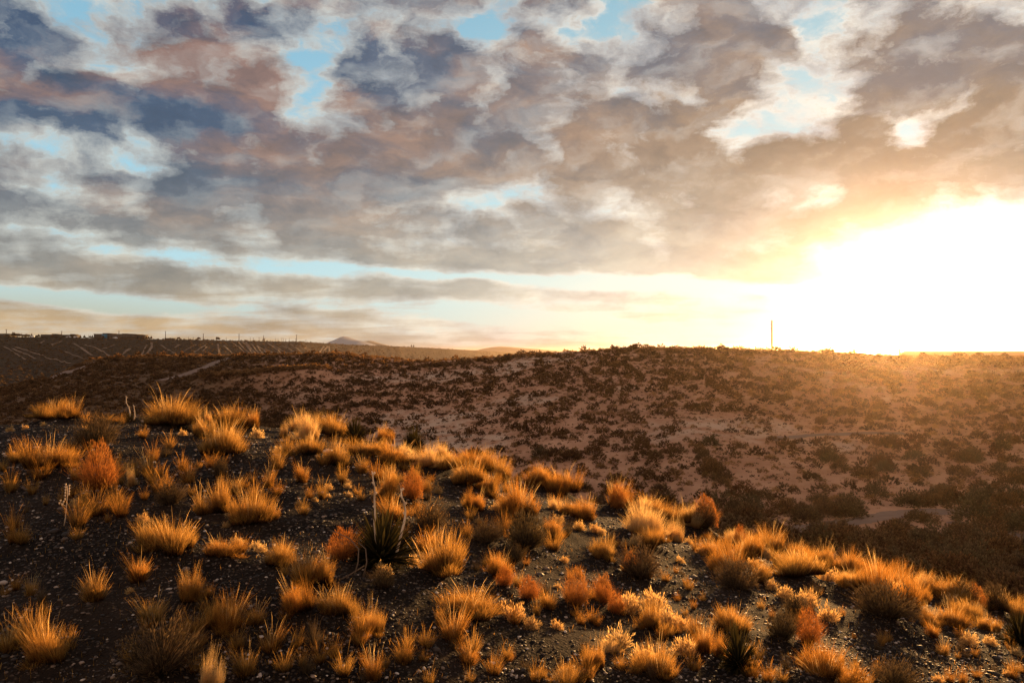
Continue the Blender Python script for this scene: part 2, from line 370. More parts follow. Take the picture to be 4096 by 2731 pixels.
def strip(P, w, lift, n_sub=14, wob=.25):
    """a ribbon laid on the ground along P (list of x,y)"""
    pts = []
    for (a, b) in zip(P[:-1], P[1:]):
        for k in range(n_sub): pts.append((a[0]+(b[0]-a[0])*k/n_sub, a[1]+(b[1]-a[1])*k/n_sub))
    pts.append(P[-1][:2]); pts = np.array(pts)
    for _ in range(6): pts[1:-1] = (pts[:-2]+2*pts[1:-1]+pts[2:])/4
    d = np.gradient(pts, axis=0); d /= np.linalg.norm(d, axis=1)[:, None]; nrm = np.stack([-d[:, 1], d[:, 0]], 1)
    ww = w*(1+wob*perlin(np.arange(len(pts))*.31, np.zeros(len(pts)), 81)); K = 5; V = []
    for j in range(K):
        s = (j/(K-1)-.5)*ww; q = pts+nrm*s[:, None]; V.append(np.stack([q[:, 0], q[:, 1], ground(q[:, 0], q[:, 1])+lift], 1))
    V = np.stack(V, 1); n = len(pts); idx = np.arange(n*K).reshape(n, K)
    return V.reshape(-1, 3), np.stack([idx[:-1, :-1], idx[1:, :-1], idx[1:, 1:], idx[:-1, 1:]], -1).reshape(-1, 4)
def join(parts):
    V = []; Fc = []; o = 0
    for v, f in parts: V.append(v); Fc.append(f+o); o += len(v)
    return np.concatenate(V), np.concatenate(Fc)
HITS = lambda L, **k: [hit(a, b, **k)[:2] for a, b in L]
ROADS = {}
def plan_roads():
    ROADS['a'] = (HITS([(770,531),(849,522),(892,514),(943,511)], ymin=30, ymax=120)+HITS([(1010,512),(1090,516)], ymin=30, ymax=120), 2.0)
    ROADS['b'] = (HITS([(775,527),(860,530),(914,533),(969,538),(1060,552)], ymin=30, ymax=120), 1.2)
    ROADS['c'] = (HITS([(950,521),(981,527),(1024,537),(1080,549)], ymin=30, ymax=120), 1.4)
    ROADS['d'] = (HITS([(2,386.5),(30,381),(60,374.5),(80,368.5),(97,361.5)], ymin=60, ymax=300), 4.2)
    ROADS['e'] = (HITS([(234,357.2),(223,360),(208,366),(175,377),(160,380)], ymin=60, ymax=300), 2.8)
    ROADS['f'] = (HITS([(770,438),(800,436),(850,433.5),(905,433)], ymin=50, ymax=200), 1.6)
M1 = [[(50,455),(200,540),(350,630)],[(200,455),(450,540),(700,620),(950,680)],[(590,380),(530,412)],[(830,380),(700,420),(705,452)],[(980,410),(1080,460),(1230,570)],[(1130,430),(1280,465),(1480,580)],[(1370,490),(1540,430)],[(870,520),(1140,625)],[(1750,480),(1620,585)],[(1970,430),(1890,580)],[(2035,392),(2040,460),(1960,570)],[(2160,430),(2350,540)],[(170,480),(480,620)]]
M2 = [[(290,425),(120,515)],[(410,435),(250,525)],[(430,455),(370,520)],[(575,420),(600,556)],[(650,440),(780,550)],[(750,387),(870,470),(930,530)],[(850,390),(1000,540)],[(900,390),(960,430),(1040,545)],[(950,395),(1080,545)],[(1030,420),(1130,550)],[(1100,440),(1180,550)],[(1110,445),(1200,500),(1230,555)],[(1240,402),(1350,480),(1450,555)],[(1320,440),(1540,555)],[(1550,420),(1690,520)],[(2000,450),(1940,530)],[(2050,450),(1980,530)],[(2070,450),(2072,520)],[(2140,450),(2290,525)],[(1200,480),(1340,555)],[(1440,440),(1640,545)],[(1480,440),(1600,520)],[(60,430),(0,470)]]
def build_roads():
    rm, n, out = material('pale dirt'); b = n.new('ShaderNodeBsdfPrincipled'); g = n.new('ShaderNodeNewGeometry').outputs['Position']
    n.put(b.inputs[0], n.mix(n.noise(g, 1.2, 6, .6), (.11,.068,.047), (.22,.14,.098))); b.inputs['Roughness'].default_value = .95
    n.nt.links.new(b.outputs[0], out.inputs[0])
    for k, nm in (('a','dirt_road'),('b','dirt_road'),('c','dirt_road'),('d','hillside_path'),('e','hillside_path'),('f','dirt_track')):
        P, w = ROADS[k]; v, f = strip(P, w, .05, 30); tag(link(nm, mesh_from(nm, v, f, rm, True)), kind='structure')
        for s in (-.28, .28):           # wheel ruts
            pass
    parts = []
    for L, x0 in ((M1, 0.0), (M2, 175.0)):
        for P in L:
            Q = HITS([(x0+a/13.43, 312.5+c/13.43) for a, c in P], ymin=330, ymax=3000)
            parts.append(strip(Q, 1.5+1.0*rng.random(), .35, 20, .35))
    v, f = join(parts); tm = plain_mat('worn gully soil', (.17,.115,.078), .95, .4, .08)
    tag(link('eroded_trails', mesh_from('eroded_trails', v, f, tm, True)), kind='structure')
# ------------------------------------------------------------------ plants
def blades(n, rb, L, lean, bend, w, seed, segs=4, jag=.0, head=0.0, tips=None, roundness=1.0, clus=0):
    """n ribbons rising from a disc of radius rb; lean: (centre, rim) radians from upright; bend: droop outward"""
    r_ = np.random.default_rng(seed)
    ph = r_.random(n)*2*np.pi; q = np.sqrt(r_.random(n)); bx = rb*q*np.cos(ph); by = rb*q*np.sin(ph)
    ph2 = ph+r_.normal(0, .45, n); ln = lean[0]+(lean[1]-lean[0])*q**roundness+r_.normal(0, .10, n)
    ll = L[0]+(L[1]-L[0])*r_.random(n); bd = bend*(.5+r_.random(n))
    if clus:
        cc = r_.normal(0, .34, (clus, 2)); cl = .62+.55*r_.random(clus); ci = r_.integers(0, clus, n)
        bx = bx*.62+cc[ci, 0]; by = by*.62+cc[ci, 1]; ll = ll*cl[ci]
    wa = r_.random(n)*2*np.pi; ww = w*(.6+.8*r_.random(n))
    am = perlin(np.cos(ph)*1.7+seed, np.sin(ph)*1.7, seed); sh = perlin(bx*5+seed, by*5, seed+3); ll = ll*(.86+1.1*sh+.45*am).clip(.35, 1.35); wind = .22*(bx*0+1)
    p = np.stack([bx, by, np.full(n, -.02)], 1); V = np.zeros((n, segs+1, 2, 3)); T = np.zeros((n, segs+1, 2))
    st = ll/segs
    for k in range(segs+1):
        t = k/segs; a = ln+bd*t*t
        wk = ww*(1-t)**.6 if not head else ww*(1 if t < .7 else head*(1.02-t)/.3)
        V[:, k, 0, 0] = p[:, 0]-np.cos(wa)*wk/2; V[:, k, 0, 1] = p[:, 1]-np.sin(wa)*wk/2; V[:, k, 0, 2] = p[:, 2]
        V[:, k, 1, 0] = p[:, 0]+np.cos(wa)*wk/2; V[:, k, 1, 1] = p[:, 1]+np.sin(wa)*wk/2; V[:, k, 1, 2] = p[:, 2]
        T[:, k, :] = t
        a = a+jag*r_.normal(0, 1, n); da = ph2+jag*r_.normal(0, 1, n)
        p = p+np.stack([np.sin(a)*np.cos(da)*st, np.sin(a)*np.sin(da)*st, np.cos(a)*st], 1)
    base = (np.arange(n)*(segs+1)*2)[:, None]; k = np.arange(segs)[None, :]*2
    f = np.stack([base+k, base+k+1, base+k+3, base+k+2], -1).reshape(-1, 4)
    vary = np.repeat(r_.random(n), (segs+1)*2)
    return V.reshape(-1, 3), f, T.ravel(), vary
def merge(*bl):
    V = []; Fc = []; T = []; Y = []; o = 0
    for v, f, t, y in bl: V.append(v); Fc.append(f+o); T.append(t); Y.append(y); o += len(v)
    return np.concatenate(V), [np.concatenate([f for f in Fc if f.shape[1] == k]) for k in sorted({f.shape[1] for f in Fc})], np.concatenate(T), np.concatenate(Y)
def unit(parts):
    """bring a plant's meshes to spread 1 and height 1"""
    me = parts[0][1]; co = np.empty(len(me.vertices)*3, np.float32); me.vertices.foreach_get('co', co); co = co.reshape(-1, 3)
    a = 1/(2*np.percentile(np.hypot(co[:, 0], co[:, 1]), 93)); b = 1/np.percentile(co[:, 2], 98)
    for _, m in parts:
        q = np.empty(len(m.vertices)*3, np.float32); m.vertices.foreach_get('co', q); q = q.reshape(-1, 3); q *= np.array([a, a, b], np.float32); m.vertices.foreach_set('co', q.ravel()); m.update()
def pmesh(name, b, mat): return mesh_from(name, b[0], b[1], mat, False, dict(tip=b[2], vary=b[3]))
def bush_blades(n, rx, rz, seed, leaf=.05, w=.012, inner=.35, lump=.25, twig=0):
    """short leafy sprigs filling a lumpy dome"""
    r_ = np.random.default_rng(seed); d = r_.normal(0, 1, (n, 3)); d[:, 2] = np.abs(d[:, 2])*1.0+.02; d /= np.linalg.norm(d, axis=1)[:, None]
    lm = 1+lump*perlin(d[:, 0]*2.2+seed, d[:, 1]*2.2+d[:, 2]*1.7, seed)*2
    rad = (inner+(1-inner)*r_.random(n)**.6)*lm; p = d*np.array([rx, rx, rz])*rad[:, None]
    dd = d+r_.normal(0, .35, (n, 3))+np.array([0, 0, .7]); dd /= np.linalg.norm(dd, axis=1)[:, None]
    s = np.cross(dd, r_.normal(0, 1, (n, 3))); s /= np.linalg.norm(s, axis=1)[:, None]
    ll = leaf*(.5+r_.random(n))[:, None]; ww = w*(.6+.8*r_.random(n))[:, None]
    V = np.stack([p-s*ww*.5, p+s*ww*.5, p+dd*ll*.6+s*ww*.6, p+dd*ll, p+dd*ll*.6-s*ww*.6], 1)
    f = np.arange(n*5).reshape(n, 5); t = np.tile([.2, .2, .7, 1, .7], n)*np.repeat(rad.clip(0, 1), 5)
    return V.reshape(-1, 3), f, t, np.repeat(r_.random(n), 5)
MATS = {}
def build_mats():
    MATS['straw'] = leaf_mat('dry bunch grass', (.045,.02,.007), (.98,.54,.13), (1.0,.75,.5), .85, (.45,1.15), tp=1.9)  # base darkened so the clump's self-shade sits in the blade colour
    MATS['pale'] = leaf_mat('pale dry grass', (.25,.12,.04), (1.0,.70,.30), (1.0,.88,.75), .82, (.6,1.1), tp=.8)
    MATS['rust'] = leaf_mat('rusty twigs', (.06,.026,.010), (.85,.36,.085), (1.0,.8,.7), .5, (.55,1.2), tp=.8)
    MATS['sage'] = leaf_mat('grey brown scrub', (.04,.028,.018), (.24,.15,.075), (.8,.9,.8), .35, (.45,1.5))
    MATS['scrub'] = leaf_mat('dark desert scrub', (.035,.024,.016), (.22,.13,.06), (1.2,.9,.7), .42, (.4,1.6))
    MATS['shade_core'] = leaf_mat('grass shade core', (.018,.012,.008), (.10,.055,.024), (1.0,.9,.8), .35, (.4,1.4), tp=1.5)  # near-black inner blades, shade inside the clump put into their colour
    MATS['hay'] = leaf_mat('dry hillside hay', (.12,.065,.03), (.55,.30,.12), (1.0,.9,.8), .5, (.5,1.3))
    MATS['yucca'] = leaf_mat('stiff yucca leaves', (.020,.020,.009), (.085,.065,.022), (1.0,.95,.8), .30, (.5,1.5))
    MATS['stalk'] = plain_mat('weathered flower stalk', (.62,.46,.31), .8, .3, 20)
    MATS['wood'] = plain_mat('dead grey wood', (.13,.085,.055), .9, .4, 15)
    MATS['stone'] = plain_mat('round river stone', (.30,.24,.20), .6, .35, 14, .5)
    MATS['pole'] = plain_mat('weathered pole timber', (.085,.055,.035), .9, .3, 3)
    MATS['steel'] = plain_mat('dull grey steel', (.16,.155,.15), .55, .15, 2, .5, .6)
    MATS['twig_far'] = MATS['scrub']
def tube(P, r0, r1, k=6):
    P = np.array(P, float); n = len(P); d = np.gradient(P, axis=0); d /= np.linalg.norm(d, axis=1)[:, None]
    up = np.array([.3, .9, .1]); V = []
    for i in range(n):
        a = np.cross(d[i], up); a /= np.linalg.norm(a); b = np.cross(d[i], a); r = r0+(r1-r0)*i/(n-1)
        V.append([P[i]+r*(np.cos(t)*a+np.sin(t)*b) for t in np.arange(k)*2*np.pi/k])
    V = np.array(V).reshape(-1, 3); F4 = [[i*k+j, i*k+(j+1) % k, (i+1)*k+(j+1) % k, (i+1)*k+j] for i in range(n-1) for j in range(k)]
    o = len(V); V = np.vstack([V, P[:1], P[-1:]])
    F3 = [[o, (j+1) % k, j, j] for j in range(k)]+[[o+1, (n-1)*k+j, (n-1)*k+(j+1) % k, (n-1)*k+(j+1) % k] for j in range(k)]
    return V, np.array(F4), np.array([[a, b, c] for a, b, c, _ in F3])
def solid(name, pieces, mat, smooth=False):
    V = []; Q = []; Tr = []; o = 0
    for v, q, t in pieces:
        V.append(v)
        if len(q): Q.append(np.asarray(q)+o)
        if len(t): Tr.append(np.asarray(t)+o)
        o += len(v)
    fl = ([np.concatenate(Q)] if Q else [])+([np.concatenate(Tr)] if Tr else [])
    return mesh_from(name, np.concatenate(V), fl, mat, smooth)
def boxp(x0, x1, y0, y1, z0, z1):
    v = np.array([[x, y, z] for z in (z0, z1) for y in (y0, y1) for x in (x0, x1)], float)
    return v, np.array([[0,2,3,1],[4,5,7,6],[0,1,5,4],[2,6,7,3],[0,4,6,2],[1,3,7,5]]), []
PROTO = {}
def build_protos():
    S = MATS
    # unit plants: spread about 1 across, 1 high; scaled when placed
    for i in range(7):   # mounded bunch grass
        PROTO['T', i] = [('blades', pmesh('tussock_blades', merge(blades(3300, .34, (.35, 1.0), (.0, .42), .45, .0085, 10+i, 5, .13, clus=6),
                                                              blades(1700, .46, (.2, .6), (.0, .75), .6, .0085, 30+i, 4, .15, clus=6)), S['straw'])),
                         ('shade_core', pmesh('tussock_shade_core', blades(1500, .36, (.15, .42), (.0, .8), .5, .010, 60+i, 3, .2), S['shade_core'])),
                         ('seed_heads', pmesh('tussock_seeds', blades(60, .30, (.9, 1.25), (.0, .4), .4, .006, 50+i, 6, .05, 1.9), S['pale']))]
    for i in range(4):   # upright, open
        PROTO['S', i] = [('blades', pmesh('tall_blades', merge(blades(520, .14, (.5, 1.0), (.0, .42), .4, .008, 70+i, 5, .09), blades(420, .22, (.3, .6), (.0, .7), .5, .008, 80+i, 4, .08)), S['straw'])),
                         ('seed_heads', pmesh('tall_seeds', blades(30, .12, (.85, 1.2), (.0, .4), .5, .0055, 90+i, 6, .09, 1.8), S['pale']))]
    for i in range(4):   # bright dense hair grass
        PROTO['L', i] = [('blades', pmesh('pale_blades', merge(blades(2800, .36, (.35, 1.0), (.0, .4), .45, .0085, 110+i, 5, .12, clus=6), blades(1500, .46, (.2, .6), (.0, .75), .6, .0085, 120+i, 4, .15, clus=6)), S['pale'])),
                         ('shade_core', pmesh('pale_shade_core', blades(900, .36, (.12, .32), (.0, .8), .5, .010, 64+i, 3, .2), S['shade_core'])),
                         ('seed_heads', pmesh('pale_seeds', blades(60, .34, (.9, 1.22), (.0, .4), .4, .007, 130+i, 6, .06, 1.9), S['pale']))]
    for i in range(3):   # rabbitbrush: fine twigs in a dome with denser tips
        tw = blades(900, .12, (.6, .92), (.05, 1.05), .15, .009, 150+i, 5, .10, roundness=.8)
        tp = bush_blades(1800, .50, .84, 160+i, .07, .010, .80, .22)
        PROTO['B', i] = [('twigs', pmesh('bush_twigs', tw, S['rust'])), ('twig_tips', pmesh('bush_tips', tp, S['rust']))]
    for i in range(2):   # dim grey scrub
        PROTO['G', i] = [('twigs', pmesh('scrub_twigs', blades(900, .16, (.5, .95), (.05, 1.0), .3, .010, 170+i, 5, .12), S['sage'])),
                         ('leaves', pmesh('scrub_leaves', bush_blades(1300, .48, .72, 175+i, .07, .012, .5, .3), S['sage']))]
    for i in range(3):   # yucca
        r_ = np.random.default_rng(200+i); n = 300; ph = r_.random(n)*2*np.pi; a = np.arccos(1-r_.random(n)**.75*1.02); L = .42+.10*r_.random(n)
        V = []; Fc = []; T = []; Y = []
        for k in range(n):
            d = np.array([np.sin(a[k])*np.cos(ph[k]), np.sin(a[k])*np.sin(ph[k]), np.cos(a[k])]); s = np.cross(d, [0, 0, 1]); s /= np.linalg.norm(s)+1e-6; u = np.cross(s, d)
            w = .015+.005*r_.random(); b = np.array([0, 0, .05])+d*.03; droop = np.array([0, 0, -.05*a[k]])
            o = len(V)*1
            for t, ws in ((0, .8), (.3, 1.0), (.7, .7), (1, .05)):
                c = b+d*L[k]*t+droop*t*t; V += [c-s*w*ws, c-u*w*ws*.5, c+s*w*ws]; T += [t]*3
            for j in range(3):
                for e in range(2): Fc.append([o+j*3+e, o+j*3+e+1, o+j*3+e+4, o+j*3+e+3])
            Y += [r_.random()]*12
        bl = (np.array(V), np.array(Fc), np.array(T), np.array(Y))
        PROTO['Y', i] = [('leaves', pmesh('yucca_leaves', bl, S['yucca'])), ('dead_skirt', pmesh('yucca_skirt', blades(90, .05, (.16, .30), (1.0, 1.5), .5, .010, 210+i, 4, .1), S['rust']))]
    for i in range(3):   # low cushion of pale dead stems
        PROTO['C', i] = [(None, pmesh('cushion', merge(bush_blades(700, .5, .55, 220+i, .15, .028, .35, .8), blades(200, .35, (.3, .8), (.1, 1.0), .3, .02, 225+i, 3, .2)), S['pale']))]
    for i in range(3):   # small single-mesh tufts
        PROTO['t', i] = [(None, pmesh('small_tuft', merge(blades(380, .18, (.4, 1.0), (.0, .7), .5, .011, 230+i, 4, .12), blades(14, .1, (.9, 1.2), (.0, .5), .5, .009, 236+i, 5, .06, 1.8)), S['straw']))]
    for i in range(2):
        PROTO['g', i] = [(None, pmesh('small_scrub', merge(blades(260, .15, (.5, 1.0), (.05, .95), .3, .016, 240+i, 4, .12)), S['sage']))]
    for i in range(6):   # hillside scrub, one mesh each (a few pixels wide)
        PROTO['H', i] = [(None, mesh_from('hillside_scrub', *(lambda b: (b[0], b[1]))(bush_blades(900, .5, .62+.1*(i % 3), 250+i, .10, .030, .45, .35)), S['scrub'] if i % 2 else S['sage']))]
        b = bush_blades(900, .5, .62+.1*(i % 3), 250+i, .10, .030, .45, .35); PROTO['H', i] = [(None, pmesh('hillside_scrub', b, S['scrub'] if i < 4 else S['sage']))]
def norm_protos():
    for k, p in PROTO.items():
        if k[0] in 'TSLBGtgCY': unit(p)
NAMES = {'T': 'grass_tussock', 'S': 'tall_grass', 'L': 'grass_tussock', 'B': 'rabbitbrush', 'G': 'scrub_bush', 'Y': 'yucca', 'C': 'cushion_plant', 't': 'grass_tuft', 'g': 'scrub_tuft', 'H': 'scrub_bush'}
CATS = {'T': 'grass clump', 'S': 'grass clump', 'L': 'grass clump', 'B': 'shrub', 'G': 'shrub', 'Y': 'yucca', 'C': 'cushion plant', 't': 'grass tuft', 'g': 'shrub', 'H': 'shrub'}
COUNT = {}
def plant(kind, loc, w, h, label, group=None, rz=None, tilt=(0, 0)):
    vs = [k for k in PROTO if k[0] == kind]; i = COUNT.get(kind, 0); COUNT[kind] = i+1; parts = PROTO[kind, vs[i % len(vs)][1]]
    if rz is None: rz = rng.random()*6.283
    if len(parts) == 1 and parts[0][0] is None:
        o = link(NAMES[kind], parts[0][1], None, loc, (tilt[0], tilt[1], rz), (w, w, h))
    else:
        u = 1+.22*(rng.random()-.5); o = link(NAMES[kind], None, None, loc, (.10*rng.normal() if kind in 'TSLt' else 0, .10*rng.normal() if kind in 'TSLt' else 0, rz), (w*u, w/u, h)); o.empty_display_size = .1
        for nm, me in parts: link(nm, me, o)
    tag(o, label, CATS[kind], group); return o
def pebble_set(n, seed, name, mats, rowmin, dmax=17, s0=.004, s1=.013):
    r_ = np.random.default_rng(seed)
    t = (1+5**.5)/2; iv = np.array([[-1,t,0],[1,t,0],[-1,-t,0],[1,-t,0],[0,-1,t],[0,1,t],[0,-1,-t],[0,1,-t],[t,0,-1],[t,0,1],[-t,0,-1],[-t,0,1]])/1.9
    fi = np.array([[0,11,5],[0,5,1],[0,1,7],[0,7,10],[0,10,11],[1,5,9],[5,11,4],[11,10,2],[10,7,6],[7,1,8],[3,9,4],[3,4,2],[3,2,6],[3,6,8],[3,8,9],[4,9,5],[2,4,11],[6,2,10],[8,6,7],[9,8,1]])
    D = np.exp(r_.uniform(np.log(2.6), np.log(dmax), n)); X = r_.uniform(-30, 1054, n); x = D*(X-512)/F; y = D
    keep = (fbm(x, y, 1.6, 3, 91)+.25*r_.normal(size=n)) > -.22; x, y, D = x[keep], y[keep], D[keep]; n = len(x)
    s = (s0+s1*r_.random(n)**2.5)*np.where(r_.random(n) < .01, 2.2, 1)*np.clip(D/6, .8, 1.5)
    sc3 = np.stack([s*(.8+.6*r_.random(n)), s*(.6+.5*r_.random(n)), s*(.35+.35*r_.random(n))], 1); a = r_.random(n)*6.283
    P = iv[None]*sc3[:, None]*(1+.25*r_.normal(0, .5, (n, 12, 1)))
    c, sn = np.cos(a)[:, None], np.sin(a)[:, None]; Q = np.stack([P[..., 0]*c-P[..., 1]*sn, P[..., 0]*sn+P[..., 1]*c, P[..., 2]], -1)
    z = ground(x, y); Q += np.stack([x, y, z+sc3[:, 2]*.35], -1)[:, None]
    f = (fi[None]+(np.arange(n)*12)[:, None, None]).reshape(-1, 3)
    me = mesh_from(name, Q.reshape(-1, 3), f, mats, False, dict(vary=np.repeat(r_.random(n), 12), tip=np.repeat(r_.random(n), 12)))
    return me
K = 1/2.297
